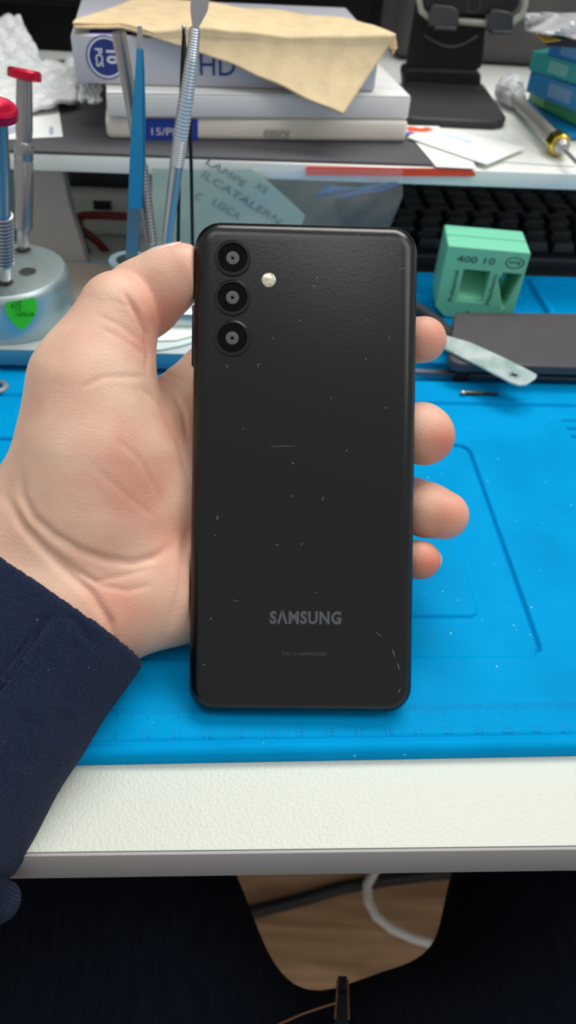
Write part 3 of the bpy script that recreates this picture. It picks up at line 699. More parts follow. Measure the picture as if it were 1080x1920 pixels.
m = MB(); m.prism([onz(x, y, ZT+.0023) for x, y in ((756,247),(762,254),(780,250),(770,247))], ZV*.0001); m.build('violet_print', mat('violet_print', '6a63b8', .5), pr, smooth=0)
er = root('envelope', onz(870, 275, ZT+.003), 'blank white envelope lying near the front of the shelf', 'envelope')
sheet('sleeve', ((763,259),(912,310),(986,279),(835,244)), ZT+.0028, None, None, parent=er, th=.0008)
m = MB(); m.prism([onz(x, y, ZT+.0037) for x, y in ((826,253),(880,268),(888,265),(836,251))], ZV*.0001); m.build('printed_line', mat('pale_blue_print', 'c9dfe6', .6), er, smooth=0)
# phone holder
hb = root('phone_holder', onz(855, 215, ZT), 'black desktop phone holder with a square base at the back of the shelf', 'phone holder')
blk = mat('black_plastic', '1a1a1c', .5); blk2 = mat('black_soft', '101012', .65); dgrey = mat('dark_grey_plastic', '3d3f42', .4)
m = MB(); m.prism([onz(x, y, ZT+.0004) for x, y in ((752,225),(757,232),(775,236),(925,243),(942,240),(946,232),(905,172),(895,166),(768,150),(750,190))], ZV*.005); m.build('base', mat('base_grey', '2f3032', .5), hb, bevel=.0015)
YH = onz(830, 172, ZT).y
zz = ZT+.0055
def plate(pts, Y, dep): return [ony(x, y, Y) for x, y in pts], Vector((0, dep, 0))
m = MB(); a_ = ony(757,195,YH); 
m.prism(*plate(((756,135),(764,128),(895,133),(903,140),(901,186),(760,184)), YH, .018)); m.build('hinge_block', blk2, hb, bevel=.003)
YP = YH+.004
m = MB(); m.prism(*plate(((763,124),(768,131),(878,136),(900,130),(906,120),(916,-20),(790,-60),(778,30)), YP, .007)); m.build('back_plate', blk2, hb, bevel=.0012)
m = MB(); m.tube([ony(796+10*i, 66+22*math.sin(math.pi*i/10), YP-.0005) for i in range(11)], .0009, 8); m.build('curved_groove', mat('groove_grey', '58585a', .4), hb)
for pts in (((803,50),(806,20),(812,8),(850,12),(860,20),(862,50)), ((912,58),(917,28),(923,17),(955,22),(964,30),(962,62))):
    m = MB(); m.prism(*plate(pts, YP-.014, .003)); x0 = (pts[0][0]+pts[-1][0])/2
    p = ony(x0, pts[0][1], YP-.014); q = ony(x0-2, pts[0][1]-2, YP); m.box((p+q)/2+Vector((0,.0,0)), (.016, abs(q.y-p.y)+.003, .003)); m.build('support_lip', dgrey, hb, bevel=.001)
hp = root('cased_phone', ony(880, 40, YP-.008), 'black phone in a clear case resting in the phone holder', 'phone')
def rrp(x0, y0, x1, y1, r, n=6): 
    o = []
    for cx, cy, a0 in ((x1-r,y1-r,0),(x0+r,y1-r,90),(x0+r,y0+r,180),(x1-r,y0+r,270)):
        for i in range(n+1): a = rad(a0+90*i/n); o.append((cx+r*math.cos(a), cy+r*math.sin(a)))
    return o
m = MB(); m.prism(*plate(rrp(795,-120,975,28,28), YP-.0105, .007)); m.build('handset', blk, hp, bevel=.001)
m = MB()
cl = [ony(x, y, YP-.007) for x, y in [(786,-100),(786,0),(790,20),(805,33),(830,37),(930,45),(960,42),(978,28),(984,8),(986,-100)]]
m.tube(cl, .0024, 10); m.build('clear_case_rim', mat('clear_case', 'd9dccb', .15, trans=.5), hp)
m = MB(); m.lathe([(.0052,0),(.0052,.0006),(.0043,.0006),(.0043,0)], ony(888, 8, YP-.0107), (0,-1,0), 24, False); m.build('button_ring', dgrey, hp)
# dark monitor and grey case at the back
YM = onz(250, 106, ZT).y
mr = root('monitor', Vector((-.12, YM+.02, ZT)), 'large dark monitor standing behind the box stack', 'monitor')
xr = ony(714, 60, YM).x
m = MB(); m.box(((xr-.55)/2, YM+.012, ZT+.0006+.176), (xr+.55, .02, .352), None, .003); m.build('bezel', mat('bezel_black', '0a0a0b', .6, spec=.2), mr)
m = MB(); m.box(((xr-.55)/2, YM+.0015, ZT+.02+.165), (xr+.53, .001, .31)); m.build('display', mat('display_glass', '101011', .5, spec=.2), mr)
m = MB(); m.box(((xr-.55)/2-.05, YM+.03, ZT+.03), (.06, .016, .059), None, .002); m.box(((xr-.55)/2-.05, YM+.03, ZT+.004), (.2, .12, .008), None, .002); m.build('foot', blk, mr)
gb = MB(); gx0, gx1 = ony(745, 60, YM+.03).x, ony(1300, 60, YM+.03).x
gb.box(((gx0+gx1)/2, YM+.08, ZT+.11), (gx1-gx0, .10, .2185), None, .012, 4); gb.build('storage_case', mat('grey_fabric', '5c5857', .85, var=.35, vscale=14))
tag(bpy.data.objects['storage_case'], 'dark grey case standing behind the phone holder', 'case')
# ------------------------------------------------------------------ right end of the shelf: cartons and silver tool
def carton(name, l, r_, z0, h, col, dep, label, lab=None, shade=.4):
    s = slab(l, r_, z0, dep, h); rt = root(name, s['c']-ZV*h/2, label, 'box', 'small cartons at the right end of the shelf')
    boxof(MB(), s, .0006).build('carton', mat(name+'_card', col, shade), rt)
    if lab:
        m = MB(); a = s['a']+s['d']*(s['w']*lab[0])-s['q']*.0002+ZV*h*.2; b = s['a']+s['d']*(s['w']*lab[1])-s['q']*.0002+ZV*h*.2
        m.prism([a, b, b+ZV*h*.6, a+ZV*h*.6], -s['q']*.0001); m.build('label_patch', mat(name+'_patch', lab[2], .5), rt, smooth=0)
    return s
zc = ZT+.0009
c1 = carton('small_carton', (984,196), (1060,262), zc, .004, '0f7fb5', .09, 'thin blue carton lying lowest under the green carton')
zc += .0046; c2 = carton('small_carton', (990,190), (1110,252), zc, .0085, '3f9b63', .07, 'green carton between the two blue cartons', (.0,.25,'84b98a'))
zc += .0090; c3 = carton('small_carton', (985,172), (1120,226), zc, .0135, '2f86c0', .075, 'blue carton with a pale label under the teal carton', (.30,.62,'6f9cc4'))
zc += .0140; c4 = carton('small_carton', (990,131), (1120,172), zc, .0115, '2b9c9c', .072, 'teal carton near the top of the carton stack', (.28,.55,'6fb0ac'))
zc += .0120; c5 = carton('small_carton', (1026,102), (1140,138), zc, .012, '1d74b8', .06, 'blue carton topmost under the black and yellow pack', (.2,.5,'5d92c2'))
zc += .0126
yb = root('card_pack', onz(1040, 75, zc), 'black and yellow pack lying on top of the small cartons', 'pack')
m = MB(); m.prism([onz(x, y, zc) for x, y in ((1024,86),(1100,92),(1120,64),(1040,58),(994,50))], ZV*.005); m.build('sleeve', blk, yb, bevel=.0005)
m = MB(); m.prism([onz(x, y, zc+.0052) for x, y in ((995,54),(1003,62),(1021,80),(1051,76),(1030,66))], ZV*.0004); m.build('yellow_panel', mat('yellow_card', 'e3b416', .4), yb, smooth=0)
m = MB(); m.quadgrid(lambda u, v: onz(985+130*u, 24+22*u*v+32*v, zc+.011+.004*math.sin(u*9+v*5)), 14, 6); o = m.build('plastic_pouch', mat('silvery_plastic', 'b9b9bd', .25, bump=.3, bscale=60)); tag(o, 'silvery plastic pouch lying on the black and yellow pack', 'pouch'); sd = o.modifiers.new('t', 'SOLIDIFY'); sd.thickness = .0008
steel = mat('steel', 'b9b6b6', .3, .75); steel2 = mat('satin_steel', '9d9999', .26, .8); gold = mat('gold_metal', 'e0c04a', .25, 1)
zt_ = ZT+.0078
t0_, t1_ = onz(968, 187, zt_), onz(1041, 263, zt_); td = (t1_-t0_).normalized()
tr = root('soldering_handle', (t0_+t1_)/2-ZV*.006, 'silver tubular tool with a gold collar on the right of the shelf', 'tool')
m = MB(); m.tube([t0_, t1_], .0042, 20); m.build('tube', mat('brushed_tube', 'b9b5b0', .45, .5), tr)
m = MB(); m.lathe([(0,0),(.0052,0),(.0068,.001),(.0068,.010),(.0055,.011),(0,.011)], t1_, td, 8); m.build('collar', gold, tr, 'gold faceted collar')
m = MB(); m.lathe([(0,0),(.0048,0),(.0048,.003),(.0030,.0055),(.0012,.006),(.0012,.05),(0,.05)], t1_+td*.011, td, 18); m.build('tip', steel, tr)
m = MB(); a = t0_-td*.004
for i in range(3): m.ball(a-td*(.007*i)+Vector((0,0,.001*i)), .0074+.0018*i, .0074+.0016*i, .0066+.0016*i, None, 14, 10)
for v in m.b.verts: v.co += Vector((random.uniform(-1,1), random.uniform(-1,1), random.uniform(-1,1)))*.0011
m.build('clear_wrap', mat('clear_wrap', 'f0f2f4', .2, trans=.45, ior=1.2), tr, 'crumpled clear plastic wrap', smooth=20)
m = MB(); m.tube([t0_, t0_-td*.022], [.0035,.0028], 14); m.build('nozzle', mat('nozzle_grey', '6d6f70', .35, .8), tr)
# ------------------------------------------------------------------ left end of the shelf: wrapping and paper
def bubble():
    k = NT('foam_wrap'); b = k.b; b.inputs['Base Color'].default_value = lin('eef1ee'); b.inputs['Roughness'].default_value = .35
    tc = k.n('ShaderNodeTexCoord'); v = k.n('ShaderNodeTexVoronoi', Scale=210.0); k.l(tc.outputs['Object'], v.inputs['Vector'])
    bp = k.n('ShaderNodeBump', Strength=.8, Distance=.002); k.l(v.outputs['Distance'], bp.inputs['Height']); k.l(bp.outputs[0], b.inputs['Normal']); return k.m
wrap = bubble()
ls = root('leaflet', onz(50, 235, ZT), 'white leaflet with faint print under the bubble wrap', 'leaflet')
sheet('page', ((-40,266),(0,263),(118,257),(108,190),(-40,195)), zs+.0003, None, None, parent=ls)
m = MB(); m.prism([onz(x, y, zs+.0009) for x, y in ((-20,243),(0,241),(28,236),(28,248),(10,254),(-20,258))], ZV*.0001); m.build('grey_print', mat('greyblue_print', 'a9b0c4', .6), ls, smooth=0)
m = MB(); m.prism([onz(x, y, zs+.0009) for x, y in ((92,238),(100,238),(100,252),(93,252))], ZV*.0001); m.build('blue_print', mat('lilac_print', 'b3b6d6', .6), ls, smooth=0)
def crumple(name, fn, nu, nv, amp, label, th=.004):
    m = MB(); rr = random.Random(3)
    ph_ = [rr.uniform(0, 6) for _ in range(6)]
    def g(u, v):
        p = Vector(fn(u, v)); n = math.sin(u*17+ph_[0]+v*6)*math.sin(v*15+ph_[1]-u*4)+.6*math.sin(u*31+v*23+ph_[2])
        return p+Vector((0, -n*amp*.5, n*amp))
    m.quadgrid(g, nu, nv); o = m.build(name, wrap, smooth=60); sd = o.modifiers.new('t', 'SOLIDIFY'); sd.thickness = th; sd.offset = -1
    return tag(o, label, 'bubble wrap')
yw = onz(60, 165, ZT).y
crumple('bubble_wrap', lambda u, v: ony(-60+u*(100+40*v)+v*8, (42-u*8)+v*104, yw+.055-.035*v), 26, 18, .0016, 'upright sheet of white bubble wrap leaning at the left end of the shelf', .003)
def wrapY(v, X):
    e = onz(max(X, 0), 236-.17*max(X, 0), zs).y+.004; return (yw+.03)*(1-v)+e*v
def w2(u, v):
    X = -60+u*205; top_ = 128-8*math.sin(u*3.1)+(-12 if u > .93 else 0); bt = 238-38*min(1, u*1.2)-12*max(0, u-.8)*5
    return ony(X, top_+(bt-top_)*v, wrapY(v, X))
crumple('bubble_wrap', w2, 30, 18, .0017, 'crumpled white bubble wrap lying in front beside the grey box', .003)
crumple('bubble_wrap', lambda u, v: ony(146+40*u, 156+30*v-4*math.sin(u*5), b2['a'].y+.028-.01*v), 12, 8, .0012, 'small torn scrap of bubble wrap below the grey box end', .003)
m = MB(); m.prism([ony(x, y, wrapY((y-118)/100, x)-.0045) for x, y in ((82,132),(108,130),(122,152),(96,155))], Vector((0,-.0003,0))); o = m.build('pink_slip', mat('pink_paper', 'e8a9a4', .6), smooth=0); tag(o, 'small pink paper slip stuck on the crumpled bubble wrap', 'paper')
# ------------------------------------------------------------------ grey topped tray, tool stand and screwdrivers on the left
ZTR = .0165
tl, trr = onz(-60, 653, ZTR), onz(372, 664, ZTR); tx = (trr-tl).normalized(); ty_ = Vector((-tx.y, tx.x, 0)); tw = (trr-tl).length; td_ = (onz(150, 580, ZTR)-tl).dot(ty_)
tray = root('parts_tray', (tl+trr)/2+ty_*td_/2-ZV*(ZTR-.0062), 'steel blue tray with a grey top at the rear of the blue mat', 'tray')
cc = (tl+trr)/2+ty_*td_/2
m = MB(); m.box(Vector((cc.x, cc.y, (ZTR-.0008+.0062)/2)), (tw, td_, ZTR-.0008-.0062), R3(tx, ty_), .001); m.build('body', mat('steel_blue', '3f8fb0', .45), tray)
m = MB(); m.box(Vector((cc.x, cc.y, ZTR-.0004)), (tw, td_, .0008), R3(tx, ty_), .0002); m.build('top_sheet', mat('tray_grey', 'b7c3c4', .4), tray)
pp = root('sticker_sheet', onz(320, 625, ZTR), 'white sheet of stickers with orange and pink spots behind the thumb', 'stickers')
sheet('sheet', ((262,641),(330,639),(372,628),(372,588),(290,600)), ZTR+.0018, None, None, parent=pp, th=.0006)
for nm, pts, c in (('orange_spot', ((310,606),(322,603),(332,607),(325,613),(312,612)), 'f0a868'), ('pink_spot', ((288,626),(300,620),(308,624),(300,630)), 'ee9aa8')):
    m = MB(); m.prism([onz(x, y, ZTR+.0025) for x, y in pts], ZV*.0001); m.build(nm, mat(nm, c, .6), pp, smooth=0)
sheet('clear_sleeve', ((255,657),(300,658),(340,650),(372,640),(372,612),(255,622)), ZTR+.0004, 'pale plastic sleeve lying under the sticker sheet', 'sleeve', mat('pale_sleeve', 'd5e6e2', .3, bump=.5, bscale=80), th=.0009)
zb = ZTR+.0002; fr = onz(-14, 646, zb); hd = Vector((FW.x, FW.y, 0)).normalized(); SR = .0345; SC0 = fr+hd*SR
SH = .0262
print('stand', SC0)
alu = mat('aluminium', 'b6c6c6', .38, .85)
st = root('screwdriver_stand', SC0, 'round aluminium screwdriver stand with a green sticker', 'stand')
m = MB(); m.lathe([(0,0),(SR*1.0,0),(SR*1.01,.001),(SR*.975,SH-.004),(SR*.955,SH-.0018),(SR*.91,SH-.0003),(SR*.85,SH),(0,SH)], SC0, ZV, 72); m.build('body', alu, st)
def stand_top(px_, py_): return onz(px_, py_, SC0.z+SH)
for px_, py_ in ((52,510),(43,470),(9,531)):
    c = stand_top(px_, py_)
    m = MB(); m.lathe([(.0047,.00005),(.0047,.0004),(.0040,.0004),(.0040,.00005)], c, ZV, 28, False); h_ = m.build('socket', steel2, st, 'drilled hole')
    m = MB(); m.lathe([(.0040,.00006),(.0040,.00012),(0,.00012)], c, ZV, 24); m.build('hole', mat('hole_shade', '2b3130', .7), h_)  # dark disc on the flat top, the hole's shade is its colour
def raycyl(px_, py_, r_):
    d = ray(px_, py_); ox, oy = CP.x-SC0.x, CP.y-SC0.y; A = d.x**2+d.y**2; B = 2*(ox*d.x+oy*d.y); Cc = ox*ox+oy*oy-r_*r_
    D = B*B-4*A*Cc
    if D < 0: D = 0
    p = CP+d*((-B-math.sqrt(D))/(2*A)); p.z = min(p.z, SC0.z+SH-.0012); return p
out = []
for i in range(40):
    a = 2*math.pi*i/40; x = 40+30*math.cos(a); y = 576+30*math.sin(a)
    if math.sin(a) > .0: x = 40+30*math.cos(a)*(1-.55*math.sin(a)**2); y = 576+42*math.sin(a)
    out.append((x, y))
green = mat('green_sticker', '3fd51c', .4)
m = MB(); vs_ = []
for f in np.linspace(1, 0, 9)[:-1]:
    vs_.append([m.b.verts.new(raycyl(40+(x-40)*f, 580+(y-580)*f, SR*1.006+.0006)) for x, y in out])
for a, b in zip(vs_, vs_[1:]):
    for i in range(40): m.b.faces.new((a[i], a[(i+1)%40], b[(i+1)%40], b[i]))
m.b.faces.new(vs_[-1]); sk = m.build('sticker', green, st, 'bright green handwritten sticker', smooth=80)
def cyl_text(txt, cx, cy, hpx, wpx, rot=0):
    cu = MB(); textmesh(cu, txt, (0,0,0), (1,0,0), (0,1,0), hpx, .0001, width=wpx, shear=.2)
    for v in cu.b.verts:
        x, y = v.co.x, v.co.y; X = cx+x*math.cos(rot)-y*math.sin(rot); Y = cy-(y*math.cos(rot)+x*math.sin(rot)); v.co = raycyl(X, Y, SR*1.006+.0010+(v.co.z))
    return cu
ink = mat('dark_green_ink', '1c7a12', .6)
for t, cx, cy, hp_, wp_ in (('LCD', 34, 557, 9, 22), ('+15', 30, 574, 19, 20), ('refurb', 47, 589, 8, 36)):
    cyl_text(t, cx, cy, hp_, wp_).build('handwriting', ink, sk, smooth=0)
redm = mat('anodised_red', 'c8123a', .3, .55)
def driver(name, bpx, tpx, label, spring):
    b = stand_top(*bpx); t = ony(*tpx, b.y+(-.016 if spring else .022)); ax_ = (t-b); L = ax_.length; ax_.normalize()
    rt = root(name, b, label, 'screwdriver', 'screwdrivers in the round stand')
    m = MB(); m.lathe([(0,.0004),(.0018,.0004),(.0024,.002),(.0034,.004),(.0034,L*.13),(0,L*.13)], b, ax_, 20); m.build('bit_collar', steel, rt)
    if spring:
        m = MB(); m.lathe([(0,L*.13),(.0042,L*.13),(.0042,L*.45),(0,L*.45)], b, ax_, 20); m.build('grip', mat('blue_grip', '3a8fc4', .35, .5), rt)
        e = ax_.orthogonal().normalized(); g_ = ax_.cross(e)
        m = MB(); m.tube([b+ax_*(L*(.13+.31*i/220))+(e*math.cos(i*.4)+g_*math.sin(i*.4))*.0046 for i in range(221)], .0007, 6); m.build('spring_rings', steel, rt)
    else:
        m = MB(); m.lathe([(0,L*.13),(.0045,L*.13),(.0050,L*.15),(.0050,L*.52),(.0046,L*.53),(.0046,L*.535),(.0049,L*.54),(.0049,L*.62),(.0044,L*.63),(0,L*.63)], b, ax_, 24); m.build('grip', steel2, rt)
    m = MB(); m.lathe([(0,L*(.45 if spring else .63)),(.0040,L*(.45 if spring else .63)),(.0044,L*.7),(.0038,L*.97),(0,L*.97)], b, ax_, 24); m.build('handle', steel2, rt)
    m = MB(); nn = 60; prof_ = [(0,L*.955),(.0055,L*.955),(.0082,L*.962),(.0082,L*1.0),(.0074,L*1.012),(.004,L*1.012),(.003,L*1.006),(0,L*1.006)]
    m.lathe(prof_, b, ax_, nn)
    m.build('cap', redm, rt, 'red knurled cap')
driver('precision_screwdriver', (43,470), (46,134), 'red-capped silver screwdriver standing right in the round stand', False)
driver('precision_screwdriver', (9,531), (-4,202), 'red-capped screwdriver with a blue ringed grip cut by the left edge', True)
cz = MT+.0006
sheet('desk_shade_sheet', ((-60,578),(372,584),(372,498),(-60,494)), cz, 'added brown sheet imitating the shaded desk behind the grey topped tray', 'card', mat('desk_shade_sheet', '8d8378', .6), th=.0012)  # added sheet over the mat, shade of the desk put into its brown
# ------------------------------------------------------------------ upright tools behind the thumb
hbse = onz(262, 598, ZTR+.0002); YT = hbse.y
th_ = root('tool_holder', hbse, 'pale metal tool holder with a ring socket behind the thumb', 'holder')
zr = ony(243, 487, YT).z
m = MB(); m.box(hbse+Vector((.012, 0, .0055)), (.062, .024, .011), None, .003); m.build('base', alu, th_)
cx_ = ony(243, 487, YT)
m = MB(); m.lathe([(.0095,hbse.z+.0108),(.0095,zr-.003),(.0110,zr-.002),(.0110,zr),(.0072,zr),(.0072,zr-.012)], Vector((cx_.x, cx_.y, 0)), ZV, 32, False); m.build('ring_socket', mat('ring_blue', '9db9c0', .35, .6), th_)
def path(pts, Y0, lean=0): return [ony(x, y, Y0+lean*(500-y)/450) for x, y in pts]
def bladed(name, pts, wid, th, Y0, lean, mt, prt, pname, label=None):
    """flat tapering strip: pts pixels, wid half widths in metres"""
    m = MB(); P3 = path(pts, Y0, lean); prev = None
    for p, q in zip(P3, wid):
        ring_ = [m.b.verts.new(p+Vector((sx*q, sy*th, 0))) for sx, sy in ((-1,-1),(1,-1),(1,1),(-1,1))]
        if prev:
            for k in range(4): m.b.faces.new((prev[k], prev[(k+1)%4], ring_[(k+1)%4], ring_[k]))
        else: m.b.faces.new(ring_[::-1])
        prev = ring_
    m.b.faces.new(prev); return m.build(pname, mt, prt, label, smooth=30)
tb = path([(248,500)], YT)[0]
bt = root('tweezers', tb, 'blue tweezers standing upright in the ring socket', 'tweezers')
bluem = mat('blue_coating', '2f97c6', .35, .35)
bladed('', [(244,540),(247,480),(250,420),(253,360),(256,290)], [.0030,.0031,.0032,.0032,.0031], .0006, YT-.0022, 0, steel2, bt, 'tail', 'bare steel end')
bladed('', [(253,390),(255,330),(256,290),(257,210),(260,130),(261,92)], [.0032,.0032,.0031,.0023,.0014,.0011], .0008, YT-.0024, 0, bluem, bt, 'front_arm', 'blue coated arm')
bladed('', [(256,390),(259,330),(261,290),(264,210),(265,130),(264,92)], [.0030,.0031,.0029,.0022,.0014,.0011], .0008, YT+.0022, .0, bluem, bt, 'rear_arm', 'blue coated arm')
bladed('', [(260.5,97),(262,70),(262,50)], [.0012,.0012,.0009], .0010, YT-.001, 0, steel, bt, 'points', 'bare steel points')
gr = root('silver_probe', path([(290,540)], YT+.012)[0], 'silver rod tool with a knurled grip crossing behind the blue tweezers', 'tool')
m = MB(); m.tube(path([(222,60),(240,160),(256,260)], YT+.010), [.0034,.0031,.0027], 18); m.build('handle', steel2, gr)
m = MB(); m.tube(path([(256,260),(264,310)], YT+.010), [.0027,.0030], 16); m.build('neck', steel, gr)
m = MB(); pp_ = path([(264,310),(283,455)], YT+.010)
K = 46
m.tube([pp_[0].lerp(pp_[1], i/K) for i in range(K+1)], [.0032+(.0005 if i % 2 else 0) for i in range(K+1)], 14); m.build('knurled_grip', steel2, gr)
m = MB(); m.tube(path([(283,455),(288,480),(296,548)], YT+.010), [.003,.0018,.0008], 12); m.build('tip', steel, gr)
sp = root('pry_tool', path([(318,545)], YT)[0], 'silver pry tool with a flat blade at its top and knurled handle', 'pry tool')
m = MB(); pk = path([(366,52),(360,110),(350,180),(338,260),(331,310)], YT-.004)
def resample(p3, n):
    o = []
    for i in range(n+1):
        t = i/n*(len(p3)-1); k_ = min(int(t), len(p3)-2); o.append(p3[k_].lerp(p3[k_+1], t-k_))
    return o
rs = resample(pk, 90); m.tube(rs, [.0021+.0012*min(1, i/50)+(.00035 if i % 2 else 0) for i in range(91)], 12); m.build('knurled_handle', mat('bright_steel', 'cfcfcf', .3, .7), sp)
m = MB(); m.tube(path([(331,310),(322,380),(314,440),(308,545)], YT-.004), [.0033,.0030,.0026,.0016], 14); m.build('shaft', steel, sp)
bladed('', [(366,54),(369,40),(373,20),(377,-20)], [.0011,.0022,.0036,.0042], .0006, YT-.004, 0, steel, sp, 'blade', 'flat steel blade')
bk = root('thin_tweezers', path([(352,545)], YT)[0], 'thin black tweezers standing upright beside the pry tool', 'tweezers')
bkm = mat('black_metal', '16181a', .35, .4)
m = MB(); m.tube(path([(344.5,55),(343,100),(341,160),(338,230),(336,330),(334,460),(334,545)], YT+.008), [.0006,.0009,.0011,.0010,.0009,.0009,.0009], 10); m.build('arm', bkm, bk)
m = MB(); m.tube(path([(345,55),(347,100),(351,160),(356,230),(359,330),(361,460),(362,545)], YT+.0105), [.0006,.0009,.0011,.0010,.0009,.0009,.0009], 10); m.build('arm', bkm, bk)
m = MB(); m.ball(path([(344.7,52)], YT+.009)[0], .0011, None, None, None, 12, 8); m.tube(path([(344.7,52),(344.8,62)], YT+.009), .0009, 10); m.build('tip', steel, bk, 'bright steel tip')
# ------------------------------------------------------------------ under the shelf
YL = sm.y+.02
m = MB(); pts = [(60,318),(117,318),(128,372),(140,420),(153,462),(166,505),(172,560),(60,572)]; m.prism([ony(x, y, YL-.006) for x, y in pts], Vector((0,.012,0)))
for v in m.b.verts: v.co.z = min(max(v.co.z, .0003), ZB-.001)
o = m.build('curved_panel', mat('panel_grey', 'a9a4a0', .5), bevel=.001); tag(o, 'pale grey curved panel standing under the left of the shelf', 'panel')
m = MB(); m.prism([ony(x, y, YL+.03) for x, y in ((-80,330),(72,320),(70,478),(-80,480))], Vector((0,.02,0)))
for v in m.b.verts: v.co.z = min(max(v.co.z, .0003), ZB-.001)
o = m.build('folder', mat('teal_card', '5f95a0', .5)); tag(o, 'teal folder standing under the shelf behind the screwdrivers', 'folder')
YW = YL+.045
xa, xb = ony(112, 400, YW).x, ony(330, 400, YW).x; ztop = ony(170, 350, YW).z
wb = root('power_adapter', Vector(((xa+xb)/2, YW+.03, 0)), 'white plastic device under the shelf behind the red cable', 'device')
m = MB(); m.box(((xa+xb)/2, YW+.03, ztop/2), (xb-xa, .06, ztop-.0006), None, .008, 4); m.build('housing', mat('ivory_plastic', 'd9d6cc', .35), wb)
m = MB(); m.box((xa+.03, YW-.001, ztop-.012), (.012, .002, .006), None, .0006); m.build('switch', blk, wb)
m = MB(); m.box(((xa+xb)/2, YW+.02, ztop+.0075), (xb-xa, .05, .013), None, .002); o = m.build('black_case', blk); tag(o, 'flat black case lying on the white device under the shelf', 'case')
rc = MB(); YC = YW-.018
pts = [(330,412),(260,408),(200,404),(160,404),(142,408),(140,418),(155,432),(185,455),(205,478),(215,500),(235,520)]
rc.tube(resample([ony(x, y, YC) for x, y in pts], 60), .0027, 10); rr_ = root('red_cable', ony(200, 440, YC), 'thick dark red cable looping in front of the white device', 'cable')
rc.build('lead', mat('dark_red_rubber', '7a1a18', .45), rr_)
rc = MB(); rc.tube(resample([ony(x, y, YC-.004) for x, y in [(150,415),(152,440),(163,470),(178,498)]], 24), .0022, 10); rc.build('sleeve', mat('brown_sleeve', '6f5b50', .6), rr_)
rc = MB(); p = ony(180, 508, YC-.004); rc.box(p, (.009, .008, .012), None, .0015); rc.build('plug', blk, rr_, 'black plug')
# plastic bag with a handwritten note and an added sheet for blue reflections
YB = sm.y-.006
def bagpt(u, v):
    X = 262+493*u-(70*u*max(0, v-.25)*1.2 if u > .5 else 0); y0 = 314+4*u; y1 = 520
    Yp = y0+(y1-y0)*v; n = .0011*math.sin(u*9+v*5+2*math.sin(v*3))+.0008*math.sin(v*11-u*7)+.0004*math.sin(u*33+v*19+3*math.sin(u*8))
    return ony(X, Yp, YB-.012*v+n)
m = MB(); m.quadgrid(bagpt, 60, 36)
o = m.build('plastic_bag', mat('clear_plastic', 'cfdad9', .12, alpha=.10, spec=.5), smooth=60); tag(o, 'crumpled clear plastic bag hanging at the shelf front behind the phone', 'bag'); sd = o.modifiers.new('t', 'SOLIDIFY'); sd.thickness = .0003
nr_ = root('paper_note', ony(440, 430, YB+.004), 'pale green handwritten note inside the clear plastic bag', 'note')
npl = lambda x, y, o_=0: ony(x, y, YB+.004-.008*(y-314)/200+o_)
m = MB(); m.prism([npl(x, y) for x, y in ((285,316),(338,318),(470,316),(500,338),(545,378),(572,404),(560,440),(540,520),(285,520))], Vector((0,.0005,0))); m.build('paper', mat('pale_green_paper', '9db5aa', .6), nr_, smooth=0)
a = npl(400,350); exn = (npl(500,412)-npl(400,350)).normalized(); eyn = Vector((-exn.z, 0, exn.x))
m = MB()
for t, cx, cy, hh_, ww in (('LAMPE', 425, 324, .0042, .026), ('XS', 490, 352, .0040, .008), ('ILCATALERN', 455, 372, .0044, .054), ('C', 373, 368, .0046, .004), ('LGCA', 425, 392, .0044, .018)):
    textmesh(m, t, npl(cx, cy, -.0004), exn, eyn, hh_, .0001, width=ww, shear=.15)
m.build('handwriting', mat('grey_ink', '5f7480', .7), nr_, smooth=0)
m = MB(); m.quadgrid(lambda u, v: ony(600+138*u+10*math.sin(v*5), 345+(22-8*u)*v+6*math.sin(u*4), YB+.006+.0015*math.sin(u*14+v*7)), 20, 8); o = m.build('reflection_sheet', mat('blue_reflection', '1a5f98', .35, .2), smooth=60); tag(o, 'added blue sheet imitating reflections in the plastic bag', 'reflection'); sd = o.modifiers.new('t', 'SOLIDIFY'); sd.thickness = .001  # added blue sheet, imitates reflections on the bag
# ------------------------------------------------------------------ keyboard
ka = m3(uv(560, 512)[0], V1+.005, 0); kx = (SXD*.7+MX*.3).normalized(); ky = Vector((-kx.y, kx.x, 0)); kx0 = (onz(660, 505, 0)-ka).dot(kx)
kb = root('keyboard', ka+kx*(kx0+.14)+ky*.06, 'black computer keyboard pushed back under the shelf', 'keyboard')
KW = .285
def kp(u, v, z): return ka+kx*(kx0+u)+ky*v+ZV*z
m = MB(); m.box(kp(KW/2, .064, .0075), (KW, .128, .014), R3(kx, ky), .003, 3); m.build('case', mat('keyboard_black', '131315', .5), kb)
key_m = mat('key_black', '202023', .4); proto = None
for rw in range(6):
    for c in range(14):
        u = .014+c*.0192+(.005*rw if rw < 3 else 0); v = .016+rw*.0192+(.004 if rw == 5 else 0)
        if u > KW-.012: continue
        if proto is None:
            m = MB(); b2_ = bmesh.new(); bmesh.ops.create_cube(b2_, size=1)
            for w_ in b2_.verts: w_.co = Vector((w_.co.x*(.0168 if w_.co.z < 0 else .0130), w_.co.y*(.0168 if w_.co.z < 0 else .0135), w_.co.z*.007))
            bmesh.ops.bevel(b2_, geom=b2_.edges[:], offset=.001, segments=2, profile=.5, affect='EDGES'); m.merge(b2_, Matrix.Translation(kp(u, v, .0183)) @ R3(kx, ky).to_4x4())
            proto = m.build('key', key_m, kb); p0 = kp(u, v, .0183); base = proto.location.copy()
        else:
            o = proto.copy(); COL.objects.link(o); o.parent = kb; o.location = base+kp(u, v, .0183)-p0
